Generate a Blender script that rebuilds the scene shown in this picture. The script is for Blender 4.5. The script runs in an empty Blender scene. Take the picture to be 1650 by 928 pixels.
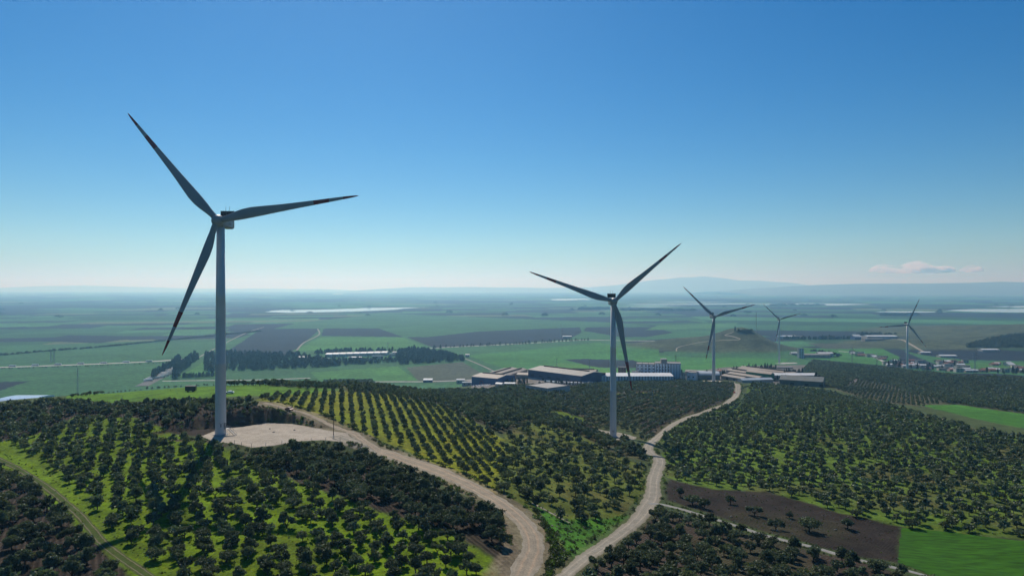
import bpy, math, random
import numpy as np
from mathutils import Vector, Matrix
R = math.radians
rng = np.random.default_rng(7)
random.seed(7)
SC = bpy.context.scene
COL = SC.collection

# ------------------------------------------------------------------ camera, sky, sun, exposure
CAM_Z = 170.0
FPX = 1100.0                       # focal length in pixels of the 1650 px wide photograph
cd = bpy.data.cameras.new('camera')
cd.sensor_width = 36.0
cd.lens = 36.0 * FPX / 1650.0
cd.clip_start = 1.0
cd.clip_end = 200000.0
cam = bpy.data.objects.new('camera', cd)
COL.objects.link(cam)
cam.location = (0, 0, CAM_Z)
cam.rotation_euler = (R(90), 0, 0)
SC.camera = cam

SUN_AZ, SUN_EL = R(-15.0), R(43.0)   # azimuth from +Y, clockwise positive
w = bpy.data.worlds.new('World')
SC.world = w
w.use_nodes = True
nt = w.node_tree
bg = nt.nodes['Background']
sky = nt.nodes.new('ShaderNodeTexSky')
sky.sky_type = 'NISHITA'
sky.sun_disc = False
sky.sun_elevation = SUN_EL
sky.sun_rotation = SUN_AZ
sky.altitude = 300
sky.air_density = 1.0
sky.dust_density = 0.15
sky.ozone_density = 2.5
sg = nt.nodes.new('ShaderNodeHueSaturation')        # the clear-air blue of the day, a little deeper than the model's
sg.inputs['Saturation'].default_value = 1.5
nt.links.new(sky.outputs[0], sg.inputs['Color'])
sm = nt.nodes.new('ShaderNodeVectorMath'); sm.operation = 'MULTIPLY'; sm.inputs[1].default_value = (0.75, 0.97, 1.12)
nt.links.new(sg.outputs[0], sm.inputs[0])
nt.links.new(sm.outputs[0], bg.inputs[0])
bg.inputs[1].default_value = 0.0515

sd = bpy.data.lights.new('sun', 'SUN')
sd.energy = 3.6
sd.angle = R(0.53)
sd.color = (1.0, 0.93, 0.82)
sun = bpy.data.objects.new('sun', sd)
COL.objects.link(sun)
sv = Vector((math.sin(SUN_AZ) * math.cos(SUN_EL), math.cos(SUN_AZ) * math.cos(SUN_EL), math.sin(SUN_EL)))
sun.rotation_euler = sv.to_track_quat('Z', 'Y').to_euler()
sun.location = (0, 0, 900)

SC.view_settings.view_transform = 'Standard'
SC.view_settings.look = 'None'
SC.view_settings.exposure = 0.3
SC.view_settings.gamma = 1.0
SC.view_settings.use_curve_mapping = False
cy = SC.cycles
cy.max_bounces = 6
cy.diffuse_bounces = 3
cy.glossy_bounces = 2
cy.transmission_bounces = 4
cy.transparent_max_bounces = 16
cy.volume_bounces = 4
cy.use_denoising = True
cy.sample_clamp_indirect = 4.0

# ------------------------------------------------------------------ small helpers
def tag(o, label=None, cat=None, group=None, kind=None):
    if label: o['label'] = label
    if cat: o['category'] = cat
    if group: o['group'] = group
    if kind: o['kind'] = kind
    return o

def empty(name, loc=(0, 0, 0), rz=0.0):
    o = bpy.data.objects.new(name, None)
    o.empty_display_size = 1.0
    o.location = loc
    o.rotation_euler = (0, 0, rz)
    COL.objects.link(o)
    return o

def mesh_np(name, V, F, mats=None, midx=None, smooth=False):
    """V (n,3); F (m,k) all faces with the same number of corners, or a list of lists."""
    me = bpy.data.meshes.new(name)
    V = np.asarray(V, dtype=np.float32)
    if isinstance(F, np.ndarray):
        m, k = F.shape
        me.vertices.add(len(V)); me.vertices.foreach_set('co', V.ravel())
        me.loops.add(m * k); me.loops.foreach_set('vertex_index', F.astype(np.int32).ravel())
        me.polygons.add(m)
        me.polygons.foreach_set('loop_start', np.arange(0, m * k, k, dtype=np.int32))
        me.polygons.foreach_set('loop_total', np.full(m, k, dtype=np.int32))
    else:
        me.from_pydata([tuple(map(float, v)) for v in V], [], [list(map(int, f)) for f in F])
    for mt in (mats or []):
        me.materials.append(mt)
    if midx is not None:
        me.polygons.foreach_set('material_index', np.asarray(midx, dtype=np.int32))
    if smooth:
        me.polygons.foreach_set('use_smooth', np.ones(len(me.polygons), dtype=bool))
    me.update(calc_edges=True)
    return me

def link(name, me, parent=None, loc=(0, 0, 0), rot=(0, 0, 0)):
    o = bpy.data.objects.new(name, me)
    o.location = loc
    o.rotation_euler = rot
    if parent is not None: o.parent = parent
    COL.objects.link(o)
    return o

class MB:
    """collects boxes, tubes and loose faces into one mesh"""
    def __init__(self):
        self.v = []; self.f = []; self.m = []
    def face(self, pts, mi=0):
        b = len(self.v); self.v += [tuple(p) for p in pts]
        self.f.append(list(range(b, b + len(pts)))); self.m.append(mi)
    def raw(self, V, F, mi=0):
        b = len(self.v); self.v += [tuple(p) for p in V]
        for q in F: self.f.append([b + i for i in q]); self.m.append(mi)
    def box(self, x0, x1, y0, y1, z0, z1, mi=0, M=None):
        P = [(x0, y0, z0), (x1, y0, z0), (x1, y1, z0), (x0, y1, z0), (x0, y0, z1), (x1, y0, z1), (x1, y1, z1), (x0, y1, z1)]
        if M is not None: P = [tuple(M @ Vector(p)) for p in P]
        self.raw(P, [(0, 3, 2, 1), (4, 5, 6, 7), (0, 1, 5, 4), (1, 2, 6, 5), (2, 3, 7, 6), (3, 0, 4, 7)], mi)
    def tube(self, pts, rad, n=8, mi=0, cap=True):
        pts = [Vector(p) for p in pts]
        if not hasattr(rad, '__len__'): rad = [rad] * len(pts)
        rings = []
        b = len(self.v)
        for i, p in enumerate(pts):
            d = (pts[min(i + 1, len(pts) - 1)] - pts[max(i - 1, 0)])
            d = d.normalized() if d.length > 1e-9 else Vector((0, 0, 1))
            a = Vector((1, 0, 0)) if abs(d.x) < 0.8 else Vector((0, 1, 0))
            u = d.cross(a).normalized(); vv = d.cross(u)
            for k in range(n):
                t = 2 * math.pi * k / n
                self.v.append(tuple(p + (u * math.cos(t) + vv * math.sin(t)) * rad[i]))
        for i in range(len(pts) - 1):
            for k in range(n):
                a0 = b + i * n + k; a1 = b + i * n + (k + 1) % n
                self.f.append([a0, a1, a1 + n, a0 + n]); self.m.append(mi)
        if cap:
            self.f.append([b + k for k in range(n)][::-1]); self.m.append(mi)
            self.f.append([b + (len(pts) - 1) * n + k for k in range(n)]); self.m.append(mi)
    def mesh(self, name, mats, smooth=False):
        return mesh_np(name, self.v, self.f, mats if isinstance(mats, (list, tuple)) else [mats], self.m, smooth)
    def build(self, name, mats, parent=None, loc=(0, 0, 0), rot=(0, 0, 0), smooth=False):
        return link(name, self.mesh(name, mats, smooth), parent, loc, rot)

# ------------------------------------------------------------------ materials
def mat(name, col, rough=0.7, noise=0.0, scale=1.0, metal=0.0, spec=0.3, bump=0.0, coords='Object'):
    m = bpy.data.materials.new(name); m.use_nodes = True
    t = m.node_tree; p = t.nodes['Principled BSDF']
    p.inputs['Base Color'].default_value = (*col, 1)
    p.inputs['Roughness'].default_value = rough
    p.inputs['Metallic'].default_value = metal
    p.inputs['Specular IOR Level'].default_value = spec
    if noise > 0:
        tc = t.nodes.new('ShaderNodeTexCoord'); n = t.nodes.new('ShaderNodeTexNoise')
        n.inputs['Scale'].default_value = scale; n.inputs['Detail'].default_value = 5
        t.links.new(tc.outputs[coords], n.inputs['Vector'])
        mr = t.nodes.new('ShaderNodeMapRange')
        mr.inputs['From Min'].default_value = 0.3; mr.inputs['From Max'].default_value = 0.7
        mr.inputs['To Min'].default_value = 1 - noise; mr.inputs['To Max'].default_value = 1 + noise
        t.links.new(n.outputs['Fac'], mr.inputs['Value'])
        mx = t.nodes.new('ShaderNodeVectorMath'); mx.operation = 'SCALE'
        mx.inputs[0].default_value = col
        t.links.new(mr.outputs[0], mx.inputs['Scale'])
        t.links.new(mx.outputs[0], p.inputs['Base Color'])
        if bump > 0:
            b = t.nodes.new('ShaderNodeBump'); b.inputs['Strength'].default_value = bump
            t.links.new(n.outputs['Fac'], b.inputs['Height']); t.links.new(b.outputs[0], p.inputs['Normal'])
    return m

# ------------------------------------------------------------------ terrain height
def P3(px, py, d):
    return np.array([(px - 825.0) / FPX * d, d, CAM_Z - (py - 464.0) / FPX * d])

CTRL = [(0,928,147),(250,928,147),(500,928,148),(800,928,150),(1000,928,155),(1300,928,180),(1640,928,197),
 (0,830,190),(250,820,185),(500,800,195),(700,850,175),(860,850,178),(0,735,252),(150,740,240),(330,750,225),(500,730,242),
 (640,720,262),(740,765,228),(820,810,200),(0,690,300),(150,680,300),(250,690,276),(300,663,288),(430,656,293),(240,668,288),(345,645,325),(350,630,365),
 (350,622,395),(200,635,380),(0,651,360),(500,623,420),(560,634,385),(450,640,345),(560,680,300),(650,660,345),(700,690,310),
 (760,690,330),(700,642,450),(830,720,300),(900,780,245),(950,700,405),(900,690,372),(850,660,460),(950,730,332),(1000,760,290),
 (1000,830,222),(930,850,200),(940,890,178),(988,703,420),(1020,702,425),(1050,735,330),(1045,715,367),(1050,780,272),(1040,805,252),
 (970,880,185),(915,925,157),(1100,690,440),(1180,645,620),(1187,620,780),(1150,616,863),(1000,650,560),(900,640,600),(1050,630,680),
 (1100,620,790),(900,622,760),(1000,618,800),(800,630,640),(700,636,520),(760,640,600),(600,623,470),(780,620,855),
 (851,610,905),(937,621,830),(963,615,880),(1090,611,900),(1250,605,950),(1320,622,850),(1255,590,1250),(1255,585,1400),(1300,615,920),
 (1250,640,700),(1200,680,480),(1300,700,400),(1300,640,690),(1250,800,270),(1100,750,325),(1450,860,230),(1640,860,228),(1640,760,330),
 (1450,700,420),(1600,700,440),(1450,655,580),(1640,685,500),(1500,655,620),(1600,672,560),(1400,630,780),(1500,635,830),(1640,650,705),
 (1640,610,1000),(1450,600,1150),(1350,588,1330),(1550,605,1050),(1462,594,1354),(1150,830,236),(1100,900,187),(1300,870,215)]
CW = [P3(*c) for c in CTRL]
CW += [np.array(p, float) for p in [
 (-900,950,0),(-600,900,3),(-450,1000,0),(-300,1150,0),(-150,1250,0),(0,1300,2),(150,1350,4),(60,1100,24),(220,1150,24),(-60,1020,22),
 (-560,640,38),(-420,640,45),(-250,700,45),(-1200,1400,0),(-700,1500,0),(-200,1600,0),(300,1650,0),(700,1650,4),(1200,1700,6),(1100,1400,9),
 (-430,300,92),(-430,150,95),(-700,300,55),(-900,600,10),(480,150,84),(600,300,76),(800,600,55),(900,800,44),(0,40,108),(-200,0,106),(200,0,98),(0,-300,98),
 (500,-300,85),(-500,-300,90),(0,-1000,40),(-1500,0,20),(1500,0,35),(1500,1000,22),(-1500,800,0),(-1500,1800,0),(0,1950,0),(1700,1900,4)]]
CW = np.array(CW)
SCL = 300.0
def _k(r2):
    return 0.5 * r2 * np.log(r2 + 1e-12)
_n = len(CW)
_X = CW[:, :2] / SCL
_D = ((_X[:, None, :] - _X[None]) ** 2).sum(-1)
_A = np.zeros((_n + 3, _n + 3)); _A[:_n, :_n] = _k(_D) + 0.004 * np.eye(_n)
_A[:_n, _n] = 1; _A[:_n, _n + 1:] = _X; _A[_n, :_n] = 1; _A[_n + 1:, :_n] = _X.T
_W = np.linalg.solve(_A, np.concatenate([CW[:, 2], np.zeros(3)]))

def fbm(x, y, s, seed=0, oct=3):
    """cheap smooth value noise, about -1..1"""
    out = np.zeros_like(x, dtype=float); amp = 1.0; tot = 0
    for o in range(oct):
        u = x / s + 17.3 * (seed + o); v = y / s - 9.1 * (seed + o)
        i = np.floor(u); j = np.floor(v); fu = u - i; fv = v - j
        fu = fu * fu * (3 - 2 * fu); fv = fv * fv * (3 - 2 * fv)
        def hsh(a, b):
            t = np.sin(a * 127.1 + b * 311.7 + (seed + o) * 74.7) * 43758.5453
            return t - np.floor(t)
        val = (hsh(i, j) * (1 - fu) + hsh(i + 1, j) * fu) * (1 - fv) + (hsh(i, j + 1) * (1 - fu) + hsh(i + 1, j + 1) * fu) * fv
        out += amp * (val * 2 - 1); tot += amp; amp *= 0.5; s = s * 0.5
    return out / tot

def sdist(x, y, poly):
    """signed distance to a polygon, negative inside"""
    poly = np.asarray(poly, float); n = len(poly)
    d2 = np.full(x.shape, 1e18); ins = np.zeros(x.shape, bool)
    for i in range(n):
        ax, ay = poly[i]; bx, by = poly[(i + 1) % n]
        ex, ey = bx - ax, by - ay
        t = np.clip(((x - ax) * ex + (y - ay) * ey) / (ex * ex + ey * ey + 1e-12), 0, 1)
        d2 = np.minimum(d2, (x - ax - t * ex) ** 2 + (y - ay - t * ey) ** 2)
        c = (ay > y) != (by > y)
        with np.errstate(divide='ignore', invalid='ignore'):
            ins ^= c & (x < (bx - ax) * (y - ay) / (by - ay + 1e-30) + ax)
    d = np.sqrt(d2)
    return np.where(ins, -d, d)

T1 = P3(355.5, 700, 266.0)
T2 = P3(988, 703, 420.0)
T3 = P3(1150, 616, 863.0)
T4 = P3(1255.5, 585, 1400.0)
T5 = P3(1462, 594, 1354.0)
PAD_Z = T1[2]
def pp(px, py, z):
    d = (CAM_Z - z) / ((py - 464.0) / FPX)
    return ((px - 825.0) / FPX * d, d)
PAD = [pp(*q, PAD_Z) for q in [(322,702),(352,692),(395,687),(432,681),(470,683),(512,690),(560,698),(570,712),(520,709),(470,712),(440,718),(405,721),(378,715),(345,711)]]
PAD_BACK = [pp(*q, PAD_Z) for q in [(236,703),(330,690),(395,685),(432,680),(470,682),(512,689),(570,697),(575,714),(520,712),(470,716),(440,721),(405,725),(375,717),(330,709),(290,708)]]
MOUNDS = [(622, 1850, 36, 44, 80), (560, 1870, 15, 110, 110), (690, 1880, 13, 55, 100), (500, 1900, 16, 90, 110), (400, 1930, 6, 100, 110),
          (1220, 2000, 15, 150, 120), (1640, 2000, 30, 170, 160), (1430, 1820, 5, 120, 110), (1950, 2400, 40, 300, 300)]

def H(x, y):
    x = np.asarray(x, float); y = np.asarray(y, float)
    shp = x.shape; x = x.ravel(); y = y.ravel()
    out = np.zeros(len(x)); r = np.hypot(x, y - 600)
    near = r < 2200
    xs, ys = x[near] / SCL, y[near] / SCL
    z = np.zeros(len(xs))
    for a in range(0, len(xs), 20000):
        q = slice(a, a + 20000)
        d2 = (xs[q, None] - _X[None, :, 0]) ** 2 + (ys[q, None] - _X[None, :, 1]) ** 2
        z[q] = _k(d2) @ _W[:_n] + _W[_n] + xs[q] * _W[_n + 1] + ys[q] * _W[_n + 2]
    wgt = np.clip((1900 - np.hypot(x[near], y[near] - 500)) / 600, 0, 1); wgt = wgt * wgt * (3 - 2 * wgt)
    hill = np.clip(z / 60, 0, 1)
    z = z + hill * (0.9 * fbm(x[near], y[near], 55, 1) + 0.35 * fbm(x[near], y[near], 14, 2))
    out[near] = np.maximum(z, 0) * wgt
    for (mx, my, a, sx, sy) in MOUNDS:
        g = np.exp(-0.5 * (((x - mx) / sx) ** 2 + ((y - my) / sy) ** 2))
        out = np.maximum(out, 0) + a * g * (1 + 0.08 * fbm(x, y, 60, 5))
    # the levelled pads: the big one is cut into the hill, the others lie nearly on it
    m = np.hypot(x - T1[0] - 15, y - T1[1]) < 90
    if m.any():
        d = sdist(x[m], y[m], PAD_BACK)
        lift = out[m] - PAD_Z
        wid = np.where(lift > 0, 2.6, 9.0)
        k = np.clip(d / wid, 0, 1)
        out[m] = PAD_Z + lift * k + np.where((k > 0) & (k < 1), 0.25 * fbm(x[m], y[m], 2.5, 8), 0)
    for (T, rad, fall) in ((T2, 9, 14), (T3, 22, 20), (T5, 8, 20), (T4, 10, 20)):
        m = np.hypot(x - T[0], y - T[1]) < rad + fall
        if m.any():
            d = np.hypot(x[m] - T[0], y[m] - T[1]); k = np.clip((d - rad) / fall, 0, 1); k = k * k * (3 - 2 * k)
            out[m] = T[2] * (1 - k) + out[m] * k
    return out.reshape(shp)

_DS = np.concatenate([np.geomspace(110, 2600, 900), np.geomspace(2620, 42000, 300)])
def at(px, py):
    """the ground point seen at a pixel of the photograph"""
    v = (py - 464.0) / FPX
    xs = (px - 825.0) / FPX * _DS
    ray = CAM_Z - v * _DS
    g = H(xs, _DS)
    below = np.nonzero(ray <= g)[0]
    if len(below) == 0: d = _DS[-1]
    elif below[0] == 0: d = _DS[0]
    else:
        i = below[0]
        a, b = ray[i - 1] - g[i - 1], ray[i] - g[i]
        d = _DS[i - 1] + (_DS[i] - _DS[i - 1]) * a / (a - b)
    x = (px - 825.0) / FPX * d
    return np.array([x, d, CAM_Z - v * d])
def PG(px, py, d):
    x = (px - 825.0) / FPX * d
    return np.array([x, d, float(H(np.array([x]), np.array([d]))[0])])
def Hs(x, y): return float(H(np.array([x]), np.array([y]))[0])
def poly_at(P): return [tuple(at(*p)[:2]) for p in P]
def proj(p): return (825 + FPX * p[0] / p[1], 464 + FPX * (CAM_Z - p[2]) / p[1])
# ------------------------------------------------------------------ zones of the ground, as outlines on the terrain
GRASS = (0.108, 0.185, 0.005); YGRASS = (0.16, 0.185, 0.010); SOIL = (0.040, 0.031, 0.025); PALESOIL = (0.16, 0.125, 0.09)
SCRUB = (0.075, 0.075, 0.035); PLAIN = (0.042, 0.125, 0.045); PLOUGH = (0.015, 0.021, 0.031); CROP = (0.028, 0.098, 0.003); DUST = (0.36, 0.30, 0.24)
Z = {}
Z['left_soil'] = [(-60,742),(20,760),(70,795),(125,850),(170,890),(222,935),(222,960),(-60,960)]
Z['verge'] = [(-60,715),(15,720),(60,748),(130,800),(165,850),(235,905),(260,960),(222,960),(222,935),(170,890),(125,850),(70,795),(20,760),(-60,742)]
Z['green_grove'] = [(-60,715),(0,712),(60,700),(120,672),(190,672),(260,690),(330,712),(380,728),(430,752),(520,792),(640,832),(740,862),(800,905),(815,960),(260,960),(235,905),(165,850),(130,800),(60,748),(15,720)]
Z['back_soil'] = [(-60,659),(0,656),(80,649),(130,649),(180,653),(250,653),(345,649),(425,652),(432,664),(432,690),(330,706),(260,690),(190,672),(120,672),(60,700),(0,712),(-60,715)]
Z['dark_soil'] = [(345,722),(400,730),(470,722),(540,722),(600,742),(660,765),(740,798),(800,832),(838,880),(830,960),(815,960),(800,905),(740,862),(640,832),(520,792),(430,752),(380,728)]
Z['meadow'] = [(100,643),(200,632),(330,622),(440,622),(560,629),(500,634),(430,638),(345,641),(250,645),(165,650)]
Z['rows'] = [(408,644),(450,636),(560,630),(640,637),(715,654),(760,678),(812,708),(830,740),(800,800),(720,755),(640,718),(560,690),(500,668),(440,650)]
Z['mixed'] = [(812,700),(860,680),(930,700),(1000,735),(1040,752),(1040,790),(1000,830),(940,850),(890,850),(820,800),(800,790)]
Z['slope'] = [(862,812),(900,835),(960,838),(1010,828),(975,868),(935,905),(915,900),(890,860)]
Z['rocky'] = [(858,815),(880,845),(905,890),(918,915),(890,960),(868,960),(885,905),(882,860)]
Z['crest_wood'] = [(520,613),(600,612),(700,630),(760,632),(850,650),(920,662),(960,690),(1030,720),(1050,745),(1000,735),(930,700),(860,680),(812,700),(760,678),(715,654),(640,637),(560,630)]
Z['row_grove'] = [(880,650),(960,612),(1090,612),(1185,618),(1180,645),(1095,676),(1050,712),(1000,690),(935,690)]
Z['right_grove'] = [(1062,705),(1100,680),(1195,645),(1210,618),(1330,630),(1420,650),(1500,672),(1580,692),(1720,720),(1720,880),(1650,868),(1450,848),(1330,820),(1240,792),(1150,788),(1075,770)]
Z['plough'] = [(1078,772),(1150,788),(1240,792),(1330,820),(1450,848),(1447,906),(1380,897),(1250,862),(1140,826),(1075,806),(1070,790)]
Z['crop'] = [(1452,850),(1540,858),(1650,872),(1740,885),(1760,960),(1560,960),(1490,922),(1448,906)]
Z['low_grove'] = [(1062,824),(1130,838),(1250,874),(1360,900),(1470,928),(1530,960),(940,960),(935,915),(985,870),(1040,830)]
Z['right_wood'] = [(1320,622),(1290,600),(1310,580),(1420,592),(1540,606),(1720,612),(1720,690),(1650,672),(1540,652),(1490,652),(1420,640)]
Z['vines'] = [(1345,628),(1380,612),(1440,622),(1520,650),(1490,656),(1420,648)]
Z['right_field'] = [(1478,652),(1545,652),(1600,660),(1720,676),(1720,700),(1650,690),(1560,672)]
Z['works_slope'] = [(748,630),(790,628),(835,622),(900,626),(940,625),(966,612),(1000,618),(960,640),(930,664),(850,652),(760,634)]
ZW = {k: poly_at(v) for k, v in Z.items()}
ZCOL = [('back_soil', SOIL, 1), ('left_soil', SOIL, 1), ('green_grove', GRASS, 2), ('verge', GRASS, 2), ('dark_soil', SOIL, 1),
        ('crest_wood', SCRUB, 1), ('works_slope', (0.06, 0.06, 0.035), 1), ('row_grove', (0.07, 0.058, 0.036), 1), ('rows', YGRASS, 2), ('mixed', (0.095, 0.125, 0.02), 2), ('slope', (0.05, 0.15, 0.014), 2), ('rocky', SCRUB, 0),
        ('right_wood', (0.06, 0.065, 0.035), 0), ('right_grove', (0.085, 0.145, 0.018), 2), ('low_grove', (0.058, 0.044, 0.034), 1), ('plough', (0.031, 0.024, 0.019), 1),
        ('vines', (0.085, 0.085, 0.05), 0), ('meadow', (0.085, 0.19, 0.012), 2), ('right_field', (0.05, 0.16, 0.02), 2)]
# the fields of the plain that can be told apart
FLD = [([(-80,560),(380,545),(480,520),(620,505),(1000,520),(1080,530),(1300,560),(1320,600),(1150,600),(900,612),(400,640),(-80,660)], PLAIN),
 ([(330,592),(345,572),(372,562),(420,530),(517,529),(480,560),(478,570),(400,580)], PLOUGH), ([(522,529),(610,529),(650,543),(517,541)], PLOUGH),
 ([(655,543),(690,543),(770,534),(935,527),(937,536),(915,547),(700,561),(668,548)], PLOUGH), ([(945,527),(1050,527),(1086,536),(1042,543),(1000,543),(940,533)], PLOUGH),
 ([(1000,551),(1095,544),(1130,560),(1060,568)], PLOUGH), ([(50,549),(110,540),(232,542),(160,553)], PLOUGH), ([(-60,617),(47,614),(0,629),(-60,634)], PLOUGH),
 ([(250,548),(400,532),(420,530),(380,545)], PLOUGH), ([(520,542),(650,544),(690,560),(470,566)], (0.06, 0.18, 0.04)),
 ([(752,572),(830,566),(960,552),(1062,562),(1064,586),(905,604),(800,590)], (0.05, 0.17, 0.035)), ([(880,596),(900,584),(990,588),(1020,600),(950,604)], (0.075, 0.20, 0.035)),
 ([(908,579),(942,578),(1060,580),(1064,592),(965,592)], PLOUGH), ([(655,592),(745,583),(805,612),(700,616),(672,612)], (0.075, 0.09, 0.06)),
 ([(500,600),(640,590),(672,612),(520,616)], (0.065, 0.19, 0.045)), ([(290,606),(330,582),(345,582),(345,602)], (0.06, 0.18, 0.045)),
 ([(1130,576),(1000,570),(1160,600),(1260,586),(1270,578)], (0.05, 0.17, 0.035)), ([(1290,560),(1420,560),(1450,575),(1440,590),(1300,578)], (0.05, 0.16, 0.035)),
 ([(1452,564),(1560,560),(1660,566),(1660,582),(1560,580),(1500,574)], PLOUGH), ([(1300,553),(1390,553),(1440,560),(1330,562)], (0.06, 0.07, 0.05)),
 ([(1530,582),(1660,586),(1660,598),(1540,596)], (0.055, 0.15, 0.04)), ([(1040,532),(1180,528),(1190,520),(1060,524)], (0.06, 0.16, 0.05))]

# ------------------------------------------------------------------ the ground: one sheet, finer where the photograph shows it larger
th = np.concatenate([np.arange(-180, -46, 4.0), np.arange(-46, -39, 0.5), np.arange(-39, 39, 0.095), np.arange(39, 46, 0.5), np.arange(46, 180.1, 4.0)])
th[-1] = 180.0
tr = R(1) * th
rr = np.concatenate([np.linspace(6, 120, 16)[:-1], np.geomspace(120, 1500, 330)[:-1], 1.0 / np.linspace(1 / 1500, 1 / 46500, 230)])
nt_, nr_ = len(tr), len(rr)
TT, RR = np.meshgrid(tr, rr)
GX = (np.sin(TT) * RR).ravel(); GY = (np.cos(TT) * RR).ravel()
GZ = H(GX, GY)
jx = GX + 2.2 * fbm(GX, GY, 9, 21); jy = GY + 2.2 * fbm(GX, GY, 9, 22)

def parcels(x, y, ang, sx, sy, seed):
    c, s = math.cos(R(ang)), math.sin(R(ang))
    u = (x * c + y * s) / sx; v = (-x * s + y * c) / sy
    j = np.floor(v)
    sh = np.modf(np.abs(np.sin(j * 12.99 + seed) * 43758.5))[0]
    wid = 0.6 + 0.9 * np.modf(np.abs(np.sin(j * 7.7 + seed * 3) * 3758.5))[0]
    i = np.floor(u / wid + sh * 7)
    h1 = np.modf(np.abs(np.sin(i * 127.1 + j * 311.7 + seed) * 43758.5453))[0]
    h2 = np.modf(np.abs(np.sin(i * 269.5 + j * 183.3 + seed) * 43758.5453))[0]
    return h1, h2
A1, A2 = parcels(GX, GY, 14, 420, 190, 3.0)
B1, B2 = parcels(GX, GY, -20, 900, 420, 8.0)
region = fbm(GX, GY, 4000, 31, 2) > 0.0
h1 = np.where(region, A1, B1); h2 = np.where(region, A2, B2)
C = np.empty((len(GX), 3))
C[:] = PLAIN
C *= (0.5 + 0.95 * h2)[:, None]
brown = h1 > 0.54
C[brown] = np.array(PLOUGH) * (0.8 + 0.5 * h2[brown])[:, None]
pale = h1 < 0.06
C[pale] = (0.11, 0.15, 0.07)
K = np.zeros((len(GX), 3))           # how much (grass mottling, furrows, weeds at edges)
K[:, 0] = 0.4
K[:, 2] = (GZ < 5) & (GY > 700)
for P, c in FLD:
    P = poly_at(P); P = np.array(P)
    m = (GX > P[:, 0].min()) & (GX < P[:, 0].max()) & (GY > P[:, 1].min()) & (GY < P[:, 1].max())
    if m.any():
        idx = np.nonzero(m)[0]; s = sdist(GX[m], GY[m], P) < 0
        C[idx[s]] = c
on_hill = GZ > 6
C[on_hill & (GY < 980)] = (0.06, 0.085, 0.03)
for (mx, my, a, sx, sy) in MOUNDS:
    g = np.exp(-0.5 * (((GX - mx) / sx) ** 2 + ((GY - my) / sy) ** 2))
    t = np.clip((g * a - 2.5) / 3, 0, 1)[:, None]
    n = fbm(GX, GY, 40, 9)[:, None]
    C = C * (1 - t) + t * (np.array((0.062, 0.078, 0.040)) * (1 + 0.5 * n))
for name, c, kind in ZCOL:
    P = np.array(ZW[name])
    m = (GX > P[:, 0].min() - 8) & (GX < P[:, 0].max() + 8) & (GY > P[:, 1].min() - 8) & (GY < P[:, 1].max() + 8)
    idx = np.nonzero(m)[0]
    s = sdist(jx[m], jy[m], P)
    soft = 1.2 if kind == 2 else 2.0
    t = np.clip(0.5 - s / soft, 0, 1)[:, None]
    C[idx] = C[idx] * (1 - t) + np.array(c) * t
    kk = np.array([0.3 if kind == 1 else 1.0, 1.0 if kind == 1 else 0.0, 0.0])
    K[idx] = K[idx] * (1 - t) + kk * t
# dry and lush patches inside the groves
near = (GY > 60) & (GY < 900) & (np.abs(GX) < 800)
p1 = fbm(GX, GY, 38, 41, 3); p2 = fbm(GX, GY, 16, 43, 3)
dry = np.clip((p1 - 0.12) * 3.0, 0, 1) * near
for name, amt, c in (('right_grove', 0.85, (0.085, 0.080, 0.032)), ('mixed', 0.6, (0.10, 0.085, 0.03)), ('rows', 0.35, (0.075, 0.15, 0.015)), ('green_grove', 0.5, (0.085, 0.11, 0.015)), ('plough', 0.45, (0.05, 0.05, 0.022)), ('left_soil', 0.4, (0.07, 0.055, 0.04)), ('dark_soil', 0.35, (0.06, 0.06, 0.02)), ('low_grove', 0.3, (0.05, 0.07, 0.02)), ('row_grove', 0.5, (0.06, 0.10, 0.02)), ('crest_wood', 0.4, (0.05, 0.04, 0.03)), ('right_wood', 0.4, (0.09, 0.085, 0.045))):
    P = np.array(ZW[name])
    m = (GX > P[:, 0].min()) & (GX < P[:, 0].max()) & (GY > P[:, 1].min()) & (GY < P[:, 1].max())
    idx = np.nonzero(m)[0]; t = (amt * (sdist(GX[m], GY[m], P) < 0) * dry[m])[:, None]
    C[idx] = C[idx] * (1 - t) + np.array(c) * t
OPEN = [(*at(px, py)[:2], r_) for px, py, r_ in ((1002, 636, 6), (1031, 635, 8), (1043, 634, 7), (1056, 634, 7), (1086, 624, 6), (1095, 624, 5), (905, 668, 9), (930, 675, 8))]
for (ox, oy, r_) in OPEN:                                  # small grassy clearings in the row grove
    m = np.nonzero(np.hypot(GX - ox, GY - oy) < r_ * 2)[0]
    t = np.clip((r_ - np.hypot(jx[m] - ox, (jy[m] - oy) * .5)) / 2.5, 0, 1)[:, None]
    C[m] = C[m] * (1 - t) + np.array((0.11, 0.17, 0.012)) * t
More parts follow.
